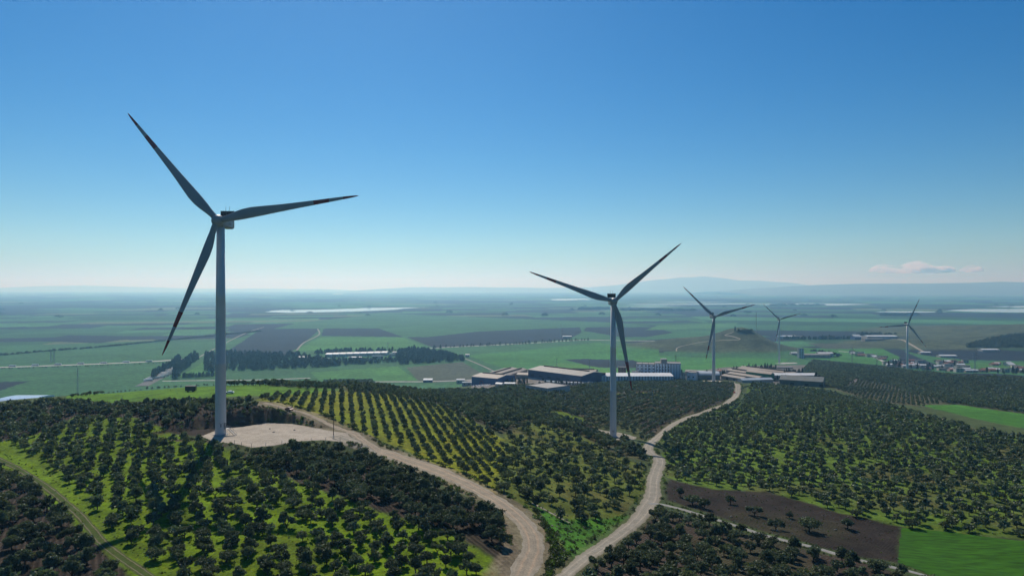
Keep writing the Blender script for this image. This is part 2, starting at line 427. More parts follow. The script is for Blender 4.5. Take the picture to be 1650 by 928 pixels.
# the dark cut bank behind the big pad and its weedy foot
m = np.nonzero(np.hypot(GX - T1[0] - 15, GY - T1[1]) < 90)[0]
s = sdist(GX[m], GY[m], PAD_BACK)
t = np.clip(1.5 - np.abs(s - 1.8) / 1.8, 0, 1)[:, None] * (GZ[m] > PAD_Z + 0.1)[:, None]
C[m] = C[m] * (1 - t) + np.array((0.062, 0.046, 0.034)) * t
K[m[s < 8], 1] = 0
t = np.clip(0.9 - np.abs(s + 0.2) / 1.2, 0, 1)[:, None] * 0.6
C[m] = C[m] * (1 - t) + np.array((0.09, 0.085, 0.04)) * t
def soft_line(P, width, c, k=0.9):
    global C
    P = np.array(P)
    m = np.nonzero((GX > P[:, 0].min() - 12) & (GX < P[:, 0].max() + 12) & (GY > P[:, 1].min() - 12) & (GY < P[:, 1].max() + 12))[0]
    d2 = np.full(len(m), 1e9)
    for i in range(len(P) - 1):
        a, b = P[i], P[i + 1]; e = b - a
        q = np.clip(((jx[m] - a[0]) * e[0] + (jy[m] - a[1]) * e[1]) / (e @ e + 1e-9), 0, 1)
        d2 = np.minimum(d2, (jx[m] - a[0] - q * e[0]) ** 2 + (jy[m] - a[1] - q * e[1]) ** 2)
    t = (k * np.clip((width - np.sqrt(d2)) / 1.5, 0, 1))[:, None]
    C[m] = C[m] * (1 - t) + np.array(c) * t
    K[m, 1] *= (1 - t[:, 0]); K[m, 0] = np.maximum(K[m, 0], 0.8 * t[:, 0])

ROAD = [(822,985),(842,928),(854,900),(860,881),(854,856),(831,830),(787,799),(748,778),(681,750),(625,731),(588,711),(560,694),(502,670),(457,656.5),(426,649.5)]
ROAD_W = [5.3,5.3,5.3,5.5,5.8,6.5,7.5,8.6,10.2,9.0,5.0,3.8,3.2,2.8,2.4]
LANE = [(868,965),(915,923),(948,896),(987,869),(1024,840),(1043,816),(1052,797),(1053,776),(1058,758),(1063,745),(1060,736),(1046,728),(1046,718),(1062,702),(1085,684),(1110,672),(1145,660),(1170,651),(1184,640),(1189,626),(1187,618)]
LANE_W = [3.6,3.6,3.7,4.0,4.6,6.0,6.0,5.6,5.4,6.0,6.2,6.0,5.4,5.2,5.2,5.0,5.2,5.6,6.2,6.6,6.6]
SIDE = [(1046,812),(1062,812),(1090,818),(1130,830),(1180,845),(1250,867),(1320,884),(1380,901),(1440,914),(1500,930),(1560,950)]
TRACK = [(-60,712),(0,741),(45,765),(90,796),(130,832),(160,868),(195,898),(235,925),(280,960)]
RW, LW, SW, TW_ = poly_at(ROAD), poly_at(LANE), poly_at(SIDE), poly_at(TRACK)
soft_line(RW, 8.5, (0.20, 0.165, 0.11), 0.75); soft_line(LW, 4.6, (0.10, 0.12, 0.05), 0.5); soft_line(SW, 3.0, (0.06, 0.10, 0.03), 0.6)

fi = np.arange(nr_ - 1)[:, None] * nt_ + np.arange(nt_ - 1)[None]
FA = np.stack([fi, fi + 1, fi + nt_ + 1, fi + nt_], -1).reshape(-1, 4)[:, ::-1].copy()
gme = mesh_np('ground', np.stack([GX, GY, GZ], 1), FA, smooth=True)
def set_attr(me, name, arr):
    a = me.color_attributes.new(name, 'FLOAT_COLOR', 'POINT')
    a.data.foreach_set('color', np.concatenate([arr, np.ones((len(arr), 1))], 1).astype(np.float32).ravel())
set_attr(gme, 'soil', C); set_attr(gme, 'cover', K)

def ground_mat():
    m = bpy.data.materials.new('earth_and_grass'); m.use_nodes = True
    t = m.node_tree; N = t.nodes; L = t.links; p = N['Principled BSDF']
    p.inputs['Roughness'].default_value = 0.95; p.inputs['Specular IOR Level'].default_value = 0.08
    a = N.new('ShaderNodeAttribute'); a.attribute_name = 'soil'
    k = N.new('ShaderNodeAttribute'); k.attribute_name = 'cover'
    ks = N.new('ShaderNodeSeparateColor'); L.new(k.outputs['Color'], ks.inputs[0])
    g = N.new('ShaderNodeNewGeometry')
    def noise(sc, det, rough=0.6):
        n = N.new('ShaderNodeTexNoise'); n.inputs['Scale'].default_value = sc; n.inputs['Detail'].default_value = det
        n.inputs['Roughness'].default_value = rough; L.new(g.outputs['Position'], n.inputs['Vector']); return n
    def mapr(src, lo, hi, f0=0.3, f1=0.7):
        r = N.new('ShaderNodeMapRange'); r.inputs['From Min'].default_value = f0; r.inputs['From Max'].default_value = f1
        r.inputs['To Min'].default_value = lo; r.inputs['To Max'].default_value = hi; L.new(src, r.inputs['Value']); return r.outputs[0]
    def mth(op, x, y):
        n = N.new('ShaderNodeMath'); n.operation = op
        for i, q in enumerate((x, y)):
            if isinstance(q, (int, float)): n.inputs[i].default_value = q
            else: L.new(q, n.inputs[i])
        return n.outputs[0]
    n1 = noise(0.11, 4); n2 = noise(0.9, 5, 0.7); n3 = noise(0.012, 5, 0.65)
    wv = N.new('ShaderNodeTexWave'); wv.wave_type = 'BANDS'; wv.bands_direction = 'X'
    wv.inputs['Scale'].default_value = 0.24; wv.inputs['Distortion'].default_value = 2.2; wv.inputs['Detail'].default_value = 2; wv.inputs['Detail Scale'].default_value = 0.35
    mp = N.new('ShaderNodeMapping'); mp.inputs['Rotation'].default_value = (0, 0, R(-32)); L.new(g.outputs['Position'], mp.inputs[0]); L.new(mp.outputs[0], wv.inputs['Vector'])
    f = mth('MULTIPLY', mapr(n1.outputs['Fac'], 0.60, 1.38), mapr(n2.outputs['Fac'], 0.55, 1.42))
    f = mth('MULTIPLY', f, mapr(n3.outputs['Fac'], 0.82, 1.18))
    fur = mth('MULTIPLY', ks.outputs[1], mth('SUBTRACT', wv.outputs['Fac'], 0.5))
    f = mth('MULTIPLY', f, mth('ADD', 1.0, mth('MULTIPLY', fur, 0.7)))
    w2 = N.new('ShaderNodeTexWave'); w2.wave_type = 'BANDS'; w2.bands_direction = 'X'; w2.inputs['Scale'].default_value = 0.011; w2.inputs['Distortion'].default_value = 1.5; w2.inputs['Detail'].default_value = 2; w2.inputs['Detail Scale'].default_value = 0.1
    m2 = N.new('ShaderNodeMapping'); m2.inputs['Rotation'].default_value = (0, 0, R(62)); L.new(g.outputs['Position'], m2.inputs[0]); L.new(m2.outputs[0], w2.inputs['Vector'])
    n5 = noise(0.0035, 6, 0.7)
    pl = mth('ADD', mth('MULTIPLY', mth('SUBTRACT', w2.outputs['Fac'], 0.5), 0.16), mth('MULTIPLY', mth('SUBTRACT', n5.outputs['Fac'], 0.5), 1.1))
    f = mth('MULTIPLY', f, mth('ADD', 1.0, mth('MULTIPLY', ks.outputs[2], pl)))
    sc = N.new('ShaderNodeVectorMath'); sc.operation = 'SCALE'
    L.new(a.outputs['Color'], sc.inputs[0]); L.new(f, sc.inputs['Scale'])
    # yellowish flowering weeds in the grass
    hs = N.new('ShaderNodeMix'); hs.data_type = 'RGBA'; hs.blend_type = 'MIX'
    n4 = noise(0.25, 6, 0.7)
    L.new(mth('MULTIPLY', mapr(n4.outputs['Fac'], 0.0, 0.5, 0.52, 0.72), ks.outputs[0]), hs.inputs[0])
    L.new(sc.outputs[0], hs.inputs[6])
    yl = N.new('ShaderNodeVectorMath'); yl.operation = 'MULTIPLY'; L.new(sc.outputs[0], yl.inputs[0]); yl.inputs[1].default_value = (1.75, 1.12, 0.8)
    L.new(yl.outputs[0], hs.inputs[7])
    L.new(hs.outputs[2], p.inputs['Base Color'])
    b = N.new('ShaderNodeBump'); b.inputs['Strength'].default_value = 0.55; b.inputs['Distance'].default_value = 0.5
    L.new(mth('ADD', n2.outputs['Fac'], fur), b.inputs['Height']); L.new(b.outputs[0], p.inputs['Normal'])
    return m
gme.materials.append(ground_mat())
tag(link('ground', gme), kind='structure')

# ------------------------------------------------------------------ ribbons: roads and tracks draped on the ground
def dense(P, step):
    P = [np.array(p, float) for p in P]; out = []; acc = []
    n = len(P)
    for i in range(n - 1):
        p0, p1, p2, p3 = P[max(i - 1, 0)], P[i], P[i + 1], P[min(i + 2, n - 1)]
        k = max(2, int(np.linalg.norm(p2 - p1) / step))
        for j in range(k):
            t = j / k
            out.append(0.5 * (2 * p1 + (p2 - p0) * t + (2 * p0 - 5 * p1 + 4 * p2 - p3) * t * t + (3 * p1 - p0 - 3 * p2 + p3) * t ** 3)); acc.append(i + t)
    out.append(P[-1]); acc.append(n - 1.0)
    return np.array(out), np.array(acc)
def ribbon(name, P, W, m, step=1.0, lift=0.07, ragged=0.5, seed=0, cols=9, z=None):
    c, acc = dense(P, step)
    wd = np.interp(acc, np.arange(len(P)), W) if hasattr(W, '__len__') else np.full(len(c), float(W))
    tg = np.gradient(c, axis=0); tg /= np.linalg.norm(tg, axis=1)[:, None] + 1e-9
    nm = np.stack([tg[:, 1], -tg[:, 0]], 1)
    n = len(c); U = np.linspace(-1, 1, cols); V = []; UV = []
    dist = np.concatenate([[0], np.cumsum(np.linalg.norm(np.diff(c, axis=0), axis=1))])
    eL = 1 + ragged / wd * 2 * (fbm(dist, dist * 0, 4.0, seed + 1) + 0.6 * fbm(dist, dist * 0, 1.3, seed + 3)); eR = 1 + ragged / wd * 2 * (fbm(dist, dist * 0 + 50, 4.0, seed + 2) + 0.6 * fbm(dist, dist * 0 + 9, 1.3, seed + 4))
    rows = []
    for i, u in enumerate(U):
        off = u * wd / 2 * np.where(u < 0, eL, eR) if abs(u) > 0.7 else u * wd / 2
        rows.append(c + nm * off[:, None])
    G = np.stack(rows, 1)
    zz = H(G[..., 0], G[..., 1]) + lift if z is None else np.full(G.shape[:2], z)
    zz[:, 0] -= lift * 0.9; zz[:, -1] -= lift * 0.9
    V = np.concatenate([G, zz[..., None]], 2).reshape(-1, 3)
    fi = np.arange(n - 1)[:, None] * cols + np.arange(cols - 1)[None]
    F = np.stack([fi, fi + 1, fi + cols + 1, fi + cols], -1).reshape(-1, 4)
    if (np.cross(V[F[0, 1]] - V[F[0, 0]], V[F[0, 2]] - V[F[0, 0]])[2]) < 0: F = F[:, ::-1].copy()
    me = mesh_np(name, V, F, [m], smooth=True)
    set_attr(me, 'lane', np.stack([np.tile(np.abs(U), n), np.repeat(dist / 100, cols), np.tile((U + 1) / 2, n)], 1))
    return tag(link(name, me), kind='structure')

def road_mat(name, base, rut, edge, rutpos=0.42):
    m = bpy.data.materials.new(name); m.use_nodes = True
    t = m.node_tree; N = t.nodes; L = t.links; p = N['Principled BSDF']
    p.inputs['Roughness'].default_value = 0.95; p.inputs['Specular IOR Level'].default_value = 0.05
    a = N.new('ShaderNodeAttribute'); a.attribute_name = 'lane'; s = N.new('ShaderNodeSeparateColor'); L.new(a.outputs['Color'], s.inputs[0])
    g = N.new('ShaderNodeNewGeometry')
    n = N.new('ShaderNodeTexNoise'); n.inputs['Scale'].default_value = 0.35; n.inputs['Detail'].default_value = 7; n.inputs['Roughness'].default_value = 0.7; L.new(g.outputs['Position'], n.inputs['Vector'])
    n2 = N.new('ShaderNodeTexNoise'); n2.inputs['Scale'].default_value = 2.2; n2.inputs['Detail'].default_value = 5; L.new(g.outputs['Position'], n2.inputs['Vector'])
    def mth(op, x, y):
        q = N.new('ShaderNodeMath'); q.operation = op
        for i, v in enumerate((x, y)):
            if isinstance(v, (int, float)): q.inputs[i].default_value = v
            else: L.new(v, q.inputs[i])
        return q.outputs[0]
    cv = N.new('ShaderNodeCombineXYZ'); L.new(mth('MULTIPLY', s.outputs[2], 16.0), cv.inputs[0]); L.new(mth('MULTIPLY', s.outputs[1], 7.0), cv.inputs[1])
    n3 = N.new('ShaderNodeTexNoise'); n3.inputs['Scale'].default_value = 1.0; n3.inputs['Detail'].default_value = 4; L.new(cv.outputs[0], n3.inputs['Vector'])
    u = mth('ADD', s.outputs[0], mth('MULTIPLY', mth('SUBTRACT', n.outputs['Fac'], 0.5), 0.4))
    cr = N.new('ShaderNodeValToRGB'); L.new(u, cr.inputs[0]); e = cr.color_ramp.elements
    e[0].position = 0.0; e[0].color = (*base, 1); e[1].position = 1.05; e[1].color = (*edge, 1)
    for pos, c in ((max(rutpos - 0.16, 0.02), base), (rutpos, rut), (rutpos + 0.16, base), (0.85, tuple(0.6 * b_ + 0.4 * e_ for b_, e_ in zip(base, edge)))):
        q = cr.color_ramp.elements.new(pos); q.color = (*c, 1)
    sc = N.new('ShaderNodeVectorMath'); sc.operation = 'SCALE'; L.new(cr.outputs[0], sc.inputs[0])
    L.new(mth('ADD', -0.10, mth('ADD', mth('MULTIPLY', n3.outputs['Fac'], 0.5), mth('ADD', mth('MULTIPLY', n.outputs['Fac'], 0.9), mth('MULTIPLY', n2.outputs['Fac'], 0.7)))), sc.inputs['Scale'])
    L.new(sc.outputs[0], p.inputs['Base Color'])
    b = N.new('ShaderNodeBump'); b.inputs['Strength'].default_value = 0.5; b.inputs['Distance'].default_value = 0.25
    L.new(mth('ADD', n.outputs['Fac'], n2.outputs['Fac']), b.inputs['Height']); L.new(b.outputs[0], p.inputs['Normal'])
    return m
M_DIRT = road_mat('reddish_dirt', (0.31, 0.265, 0.20), (0.42, 0.32, 0.225), (0.31, 0.28, 0.22))
M_DUST = road_mat('pale_dirt', (0.29, 0.265, 0.215), (0.38, 0.335, 0.265), (0.22, 0.20, 0.14))
M_CONC = road_mat('worn_concrete', (0.27, 0.27, 0.25), (0.32, 0.31, 0.29), (0.19, 0.18, 0.13))
M_RUT = road_mat('grassy_track', (0.07, 0.10, 0.025), (0.20, 0.17, 0.12), (0.10, 0.13, 0.03), 0.55)
M_PAD = road_mat('crushed_limestone', (0.42, 0.37, 0.30), (0.45, 0.395, 0.32), (0.34, 0.30, 0.24))
M_ASPH = mat('asphalt', (0.10, 0.10, 0.10), 0.9, 0.15, 0.05)
M_FARM = mat('farm_road_earth', (0.20, 0.19, 0.16), 0.95, 0.3, 0.05)
M_PALE = mat('pale_roadway', (0.42, 0.40, 0.37), 0.9, 0.2, 0.05)
ribbon('dirt_road', RW, ROAD_W, M_DIRT, 0.9, 0.08, 0.9, 1)
ribbon('pad_road', poly_at([(538,702),(575,713),(612,729),(668,747)]), [6.5,8.5,9,8], M_DUST, 0.9, 0.05, 0.9, 3)
ribbon('country_lane', LW, LANE_W, M_DUST, 1.0, 0.10, 0.6, 5)
ribbon('paved_lane', SW, [3.0] * 2 + [2.6] * (len(SW) - 2), M_CONC, 1.0, 0.11, 0.12, 9)
ribbon('farm_track', TW_, 2.6, M_RUT, 0.8, 0.07, 0.3, 12)
ribbon('footpath', poly_at([(858,810),(880,822),(905,835),(918,842)]), 1.2, M_DUST, 0.8, 0.07, 0.2, 14, 5)

def sheet(name, P, m, lift, step=1.5, wob=0.6, seed=3, z=None, ws=6.0):
    """a draped sheet with an uneven outline, cut from a square grid"""
    P = np.array(P); x0, y0 = P.min(0) - 3; x1, y1 = P.max(0) + 3
    nx = int((x1 - x0) / step) + 2; ny = int((y1 - y0) / step) + 2
    X, Y = np.meshgrid(x0 + step * np.arange(nx), y0 + step * np.arange(ny))
    x, y = X.ravel(), Y.ravel()
    sd = sdist(x, y, P) + wob * fbm(x, y, ws, seed)
    # pull the outer ring of the grid onto the outline, so that the edge is not stepped
    gx = np.gradient(sd.reshape(ny, nx), step, axis=1).ravel(); gy = np.gradient(sd.reshape(ny, nx), step, axis=0).ravel()
    gl = gx * gx + gy * gy + 1e-6
    pull = (sd > -0.35 * step) & (sd < 2.2 * step)
    x = np.where(pull, x - gx / gl * sd, x); y = np.where(pull, y - gy / gl * sd, y)
    fi = np.arange(ny - 1)[:, None] * nx + np.arange(nx - 1)[None]
    F = np.stack([fi, fi + 1, fi + nx + 1, fi + nx], -1).reshape(-1, 4)
    F = F[(sd[F] < 0).sum(1) >= 2]
    F = F[(sd[F] < 1.5 * step).all(1)]
    used = np.unique(F); remap = np.full(len(x), -1); remap[used] = np.arange(len(used))
    zz = (H(x[used], y[used]) + lift) if z is None else np.full(len(used), z)
    me = mesh_np(name, np.stack([x[used], y[used], zz], 1), remap[F], [m], smooth=True)
    return tag(link(name, me), kind='structure'), x[used], y[used], sd[used]
o, sx_, sy_, ss_ = sheet('turbine_pad', PAD, M_PAD, 0.04, 0.8, 0.9)
set_attr(o.data, 'lane', np.stack([np.clip(1.0 + ss_ / 4.0, 0, 1.0), sx_ / 100, sy_ / 100], 1))
P2_ = poly_at([(925,688),(960,690),(1000,697),(1026,704),(1020,709),(990,709),(965,700),(940,694)])
o, sx_, sy_, ss_ = sheet('turbine_pad', P2_, M_DUST, 0.06, 1.0, 0.6, 5)
set_attr(o.data, 'lane', np.stack([np.clip(1.0 + ss_ / 3.0, 0, 1.0), sx_, sy_], 1))
P3_ = [(T3[0] - 16 + 26 * math.cos(a) * 0.8 + 10, T3[1] + 5 + 20 * math.sin(a)) for a in np.linspace(0, 6.1, 20)]
P3_ = [(T3[0] + 2 + 24 * math.cos(a), T3[1] - 2 + 19 * math.sin(a)) for a in np.linspace(0, 6.0, 20)]
o, sx_, sy_, ss_ = sheet('turbine_pad', P3_, M_PAD, 0.12, 1.5, 1.2, 6)
set_attr(o.data, 'lane', np.stack([np.clip(1.0 + ss_ / 6.0, 0, 1.0), sx_, sy_], 1))
def crop_mat():
    m = mat('young_wheat', CROP, 0.9, 0.42, 0.5, 0, 0.1, 0.5)
    t = m.node_tree; n = [q for q in t.nodes if q.type == 'TEX_NOISE'][0]; n.inputs['Detail'].default_value = 8
    tc = [q for q in t.nodes if q.type == 'TEX_COORD'][0]
    mp = t.nodes.new('ShaderNodeMapping'); mp.inputs['Rotation'].default_value = (0, 0, R(25)); mp.inputs['Scale'].default_value = (0.35, 1.6, 1)
    t.links.new(tc.outputs['Object'], mp.inputs[0]); t.links.new(mp.outputs[0], n.inputs['Vector']); return m
sheet('crop_field', ZW['crop'], crop_mat(), 0.12, 1.2, 0.5)
# bare yards around the works, and the earth cutting beside them
M_YARD = mat('trampled_yard', (0.17, 0.15, 0.13), 0.95, 0.3, 0.06)
M_CUT = mat('bare_orange_earth', (0.30, 0.20, 0.13), 0.95, 0.3, 0.08)
sheet('works_yard', poly_at([(752,612),(800,604),(850,596),(960,598),(968,608),(940,622),(905,620),(850,618),(800,625),(760,626)]), M_YARD, 0.25, 4, 3)
sheet('works_yard', poly_at([(1090,610),(1100,600),(1165,592),(1300,588),(1330,600),(1330,622),(1250,620),(1165,612)]), mat('yard_gravel', (0.11, 0.10, 0.085), 0.95, 0.3, 0.05), 0.25, 4, 3)
sheet('earth_cutting', poly_at([(1296,590),(1314,588),(1330,598),(1362,607),(1345,612),(1320,612),(1322,602),(1300,597)]), M_CUT, 0.3, 4, 3)
sheet('gravel_yard', poly_at([(1325,612),(1345,610),(1370,607),(1390,612),(1370,617),(1340,616)]), M_YARD, 0.3, 4, 3)
sheet('earth_cutting', poly_at([(1244,585.6),(1262,584.4),(1282,584.2),(1286,585.6),(1262,586.6)]), M_PALE, 0.3, 5, 3)

# roads of the plain
HWY = [(-60,594),(0,592),(60,590),(120,588),(200,585),(262,582),(300,579)]
def plain_pt(px, py, z=0.0):
    d = (CAM_Z - z) / ((py - 464.0) / FPX); return ((px - 825.0) / FPX * d, d)
ribbon('highway', [plain_pt(*q) for q in HWY], 16, M_PALE, 12, 0.5, 0.5, 2, 5)
ribbon('highway', [plain_pt(*q) for q in [(690,562),(740,559),(800,556),(870,552),(940,548),(1010,549),(1060,550)]], 13, M_PALE, 14, 0.5, 0.5, 3, 5)
ribbon('access_road', [plain_pt(*q) for q in [(228,622),(250,611),(280,596),(300,582),(310,577)]], 22, M_ASPH, 8, 0.5, 0.5, 4, 5)
ribbon('access_road', [plain_pt(*q) for q in [(262,614),(330,613),(420,612),(500,609)]], 6, M_PALE, 8, 0.6, 0.5, 4, 5)
ribbon('farm_road', [plain_pt(*q) for q in [(318,578),(345,563),(372,548),(400,535),(425,527)]], 5.5, M_FARM, 10, 0.5, 0.5, 4, 5)
ribbon('farm_road', [plain_pt(*q) for q in [(478,566),(490,552),(514,539),(512,530)]], 5.5, M_FARM, 10, 0.5, 0.5, 4, 5)
ribbon('farm_road', [plain_pt(*q) for q in [(750,578),(770,586),(795,598),(806,608)]], 5.5, M_FARM, 8, 0.6, 0.5, 4, 5)
ribbon('farm_road', [plain_pt(*q) for q in [(545,616),(620,615),(700,615),(760,615)]], 8, M_PALE, 8, 0.6, 0.5, 4, 5)
hp = [at(*q) for q in [(1090,566),(1092,560),(1110,555),(1140,550),(1165,548),(1192,547),(1184,543),(1168,540),(1182,535)]]
ribbon('hill_track', [tuple(q[:2]) for q in hp], 3.4, M_DUST, 6, 0.5, 0.3, 4, 3)
ribbon('village_road', [plain_pt(*q) for q in [(1352,567),(1390,571),(1410,578),(1425,586)]], 8, M_PALE, 8, 0.5, 0.3, 4, 5)
ribbon('village_road', [plain_pt(*q) for q in [(1395,547),(1440,552),(1470,562),(1492,570)]], 8, M_DUST, 8, 0.5, 0.3, 4, 5)

# shallow lagoons shining on the plain
def water_mat():
    m = bpy.data.materials.new('shallow_water'); m.use_nodes = True
    p = m.node_tree.nodes['Principled BSDF']; p.inputs['Base Color'].default_value = (0.30, 0.33, 0.32, 1)
    p.inputs['Roughness'].default_value = 0.12; p.inputs['Specular IOR Level'].default_value = 0.6; return m
M_WAT = water_mat()
for P in ([(420,503),(455,500),(520,499),(590,496),(690,495),(640,499),(560,502),(470,504)], [(880,482),(940,481),(955,483),(900,484)],
          [(1000,490.6),(1100,489.6),(1180,489.1),(1230,489.6),(1140,491),(1040,491.4)], [(1230,490.6),(1300,488.6),(1380,489.6),(1404,491),(1330,492.4),(1250,491.8)], [(1040,487.2),(1120,486.6),(1200,487),(1120,487.8)], [(990,494.2),(1060,493.5),(1110,493.7),(1050,494.7)],
          [(1405,503),(1440,501.6),(1510,502),(1530,503),(1470,504.3)], [(1520,500.6),(1570,498.2),(1650,497.2),(1720,498),(1720,503),(1640,503.8),(1560,502.3)], [(1590,494),(1720,492),(1720,495),(1640,496)], [(536,473.5),(552,473.4),(551,474.2),(537,474.4)]):
    W_ = np.array([plain_pt(*q) for q in P])
    c = []
    for i in range(len(W_)):
        a, b = W_[i], W_[(i + 1) % len(W_)]
        for t in np.linspace(0, 1, 14)[:-1]:
            q = a + (b - a) * t; n = np.array([b[1] - a[1], a[0] - b[0]]); n /= np.linalg.norm(n) + 1e-9
            c.append(q + n * 90 * float(fbm(np.array([q[0]]), np.array([q[1]]), 500, 3)[0]))
    me = mesh_np('water', [(q[0], q[1], 0.8) for q in c], [list(range(len(c)))], [M_WAT])
    if me.polygons[0].normal.z < 0: me.flip_normals()
    tag(link('water', me), kind='structure')

# ------------------------------------------------------------------ far mountains
def ridge(name, prof, dist, back, m, seed):
    xs = np.linspace(prof[0][0], prof[-1][0], 160)
    py = np.interp(xs, [q[0] for q in prof], [q[1] for q in prof])
    py = py + 0.5 * fbm(xs, xs * 0, 40, seed, 4)
    rows = []
    for t in np.linspace(0, 1, 14):
        d = dist + back * t
        h = (CAM_Z + (464 - py) / FPX * (dist + back * 0.55)) * (math.sin(min(t / 0.55, 1) * math.pi / 2) if t < 0.55 else math.cos((t - 0.55) / 0.45 * math.pi / 2))
        x = (xs - 825) / FPX * (dist + back * 0.55)
        h = h * (1 + (0.22 * fbm(x, x * 0 + d, 1800, seed, 4) if 0.05 < t < 0.5 else 0))
        rows.append(np.stack([x, np.full_like(x, d), np.maximum(h, -0.5)], 1))
    V = np.concatenate(rows); n = len(xs)
    fi = np.arange(13)[:, None] * n + np.arange(n - 1)[None]
    F = np.stack([fi, fi + 1, fi + n + 1, fi + n], -1).reshape(-1, 4)
    tag(link(name, mesh_np(name, V, F, [m], smooth=True)), kind='structure')
M_MNT = mat('mountain_scrub', (0.07, 0.085, 0.05), 0.95, 0.3, 0.0012)
ridge('mountains', [(560,469),(620,465),(660,463),(720,463),(800,463),(880,464),(950,463),(1000,459),(1050,451.5),(1090,448),(1130,446),(1165,448),(1190,452),(1225,452.5),(1260,456),(1300,461),(1350,466)], 27000, 5000, M_MNT, 4)
ridge('mountains', [(1150,470),(1230,464),(1320,459),(1400,457),(1480,457),(1560,455.5),(1610,454),(1650,455),(1760,452),(1900,456),(2000,470)], 15500, 6000, M_MNT, 6)
ridge('mountains', [(-300,467),(0,464),(80,461),(140,460),(200,462),(320,465),(420,465),(520,466),(600,469)], 33000, 4500, M_MNT, 8)

# ------------------------------------------------------------------ the hazy air
hm = bpy.data.materials.new('hazy_air'); hm.use_nodes = True
t = hm.node_tree; t.nodes.remove(t.nodes['Principled BSDF'])
pv = t.nodes.new('ShaderNodeVolumePrincipled')
pv.inputs['Color'].default_value = (0.29, 0.64, 1.0, 1)
pv.inputs['Absorption Color'].default_value = (1, 1, 1, 1)
pv.inputs['Density'].default_value = 0.0001
pv.inputs['Anisotropy'].default_value = 0.52
t.links.new(pv.outputs[0], t.nodes['Material Output'].inputs['Volume'])
b = MB(); b.box(-47500, 47500, -47500, 47500, -3, 725)
tag(b.build('haze', hm), 'thin pale blue haze lying over the whole plain', 'haze', kind='stuff')
# ------------------------------------------------------------------ olive trees
def leaf_mat(name, col, trans=0.35):
    m = bpy.data.materials.new(name); m.use_nodes = True
    t = m.node_tree; N = t.nodes; L = t.links; N.remove(N['Principled BSDF'])
    d = N.new('ShaderNodeBsdfDiffuse'); tr = N.new('ShaderNodeBsdfTranslucent'); gl = N.new('ShaderNodeBsdfGlossy'); mx = N.new('ShaderNodeMixShader'); mg = N.new('ShaderNodeMixShader')
    a = N.new('ShaderNodeAttribute'); a.attribute_name = 'leaf'
    oi = N.new('ShaderNodeObjectInfo')
    mr = N.new('ShaderNodeMapRange'); mr.inputs['To Min'].default_value = 0.68; mr.inputs['To Max'].default_value = 1.35; L.new(oi.outputs['Random'], mr.inputs['Value'])
    s0 = N.new('ShaderNodeVectorMath'); s0.operation = 'SCALE'; s0.inputs[0].default_value = col; L.new(mr.outputs[0], s0.inputs['Scale'])
    s1 = N.new('ShaderNodeVectorMath'); s1.operation = 'MULTIPLY'; L.new(s0.outputs[0], s1.inputs[0]); L.new(a.outputs['Color'], s1.inputs[1])
    s2 = N.new('ShaderNodeVectorMath'); s2.operation = 'MULTIPLY'; L.new(s1.outputs[0], s2.inputs[0]); s2.inputs[1].default_value = (1.1, 1.25, 0.6)
    L.new(s1.outputs[0], d.inputs[0]); L.new(s2.outputs[0], tr.inputs[0])
    gl.inputs['Roughness'].default_value = 0.5; gl.inputs[0].default_value = (0.5, 0.55, 0.55, 1)
    mx.inputs[0].default_value = trans; L.new(d.outputs[0], mx.inputs[1]); L.new(tr.outputs[0], mx.inputs[2])
    mg.inputs[0].default_value = 0.035; L.new(mx.outputs[0], mg.inputs[1]); L.new(gl.outputs[0], mg.inputs[2])
    L.new(mg.outputs[0], N['Material Output'].inputs['Surface']); return m
M_OLIVE = leaf_mat('olive_leaves', (0.088, 0.108, 0.062), 0.25)
M_BARK = mat('olive_bark', (0.085, 0.068, 0.052), 0.95, 0.3, 3)
M_CYP = leaf_mat('conifer_needles', (0.035, 0.05, 0.032), 0.1)
M_BUSH = leaf_mat('bush_leaves', (0.06, 0.075, 0.03), 0.25)

def crown(lobes, n, size, seed, flat=0.88):
    """leaf sprays filling a set of ellipsoid lobes (x,y,z,r): each a small bent quad; returns V (n*4,3), F, tint (n*4,3)"""
    g = np.random.default_rng(seed)
    lobes = np.array(lobes, float); wt = lobes[:, 3] ** 2; wt /= wt.sum()
    pick = g.choice(len(lobes), n, p=wt)
    d = g.normal(size=(n, 3)); d /= np.linalg.norm(d, axis=1)[:, None]
    rad = g.uniform(0.35, 1.0, n) ** 0.45 * (1 + 0.16 * g.normal(size=n))
    c = lobes[pick, :3] + d * np.array([1, 1, flat]) * (lobes[pick, 3] * rad)[:, None]
    nrm = d * 0.6 + g.normal(size=(n, 3)) * 0.75 + np.array([0, 0, 0.25]); nrm /= np.linalg.norm(nrm, axis=1)[:, None]
    a = np.cross(nrm, g.normal(size=(n, 3))); a /= np.linalg.norm(a, axis=1)[:, None]; b = np.cross(nrm, a)
    s = size * g.uniform(0.6, 1.35, n)[:, None]
    V = np.stack([c + a * s, c + b * s * 0.62 + nrm * s * 0.12, c - a * s * 0.9, c - b * s * 0.62 - nrm * s * 0.1], 1).reshape(-1, 3)
    F = np.arange(n * 4).reshape(n, 4)
    tone = g.uniform(0.72, 1.32, n); warm = g.uniform(-0.08, 0.08, n)
    T = np.repeat(np.stack([tone * (1 + warm), tone, tone * (1 - warm)], 1), 4, axis=0)
    return V, F, T
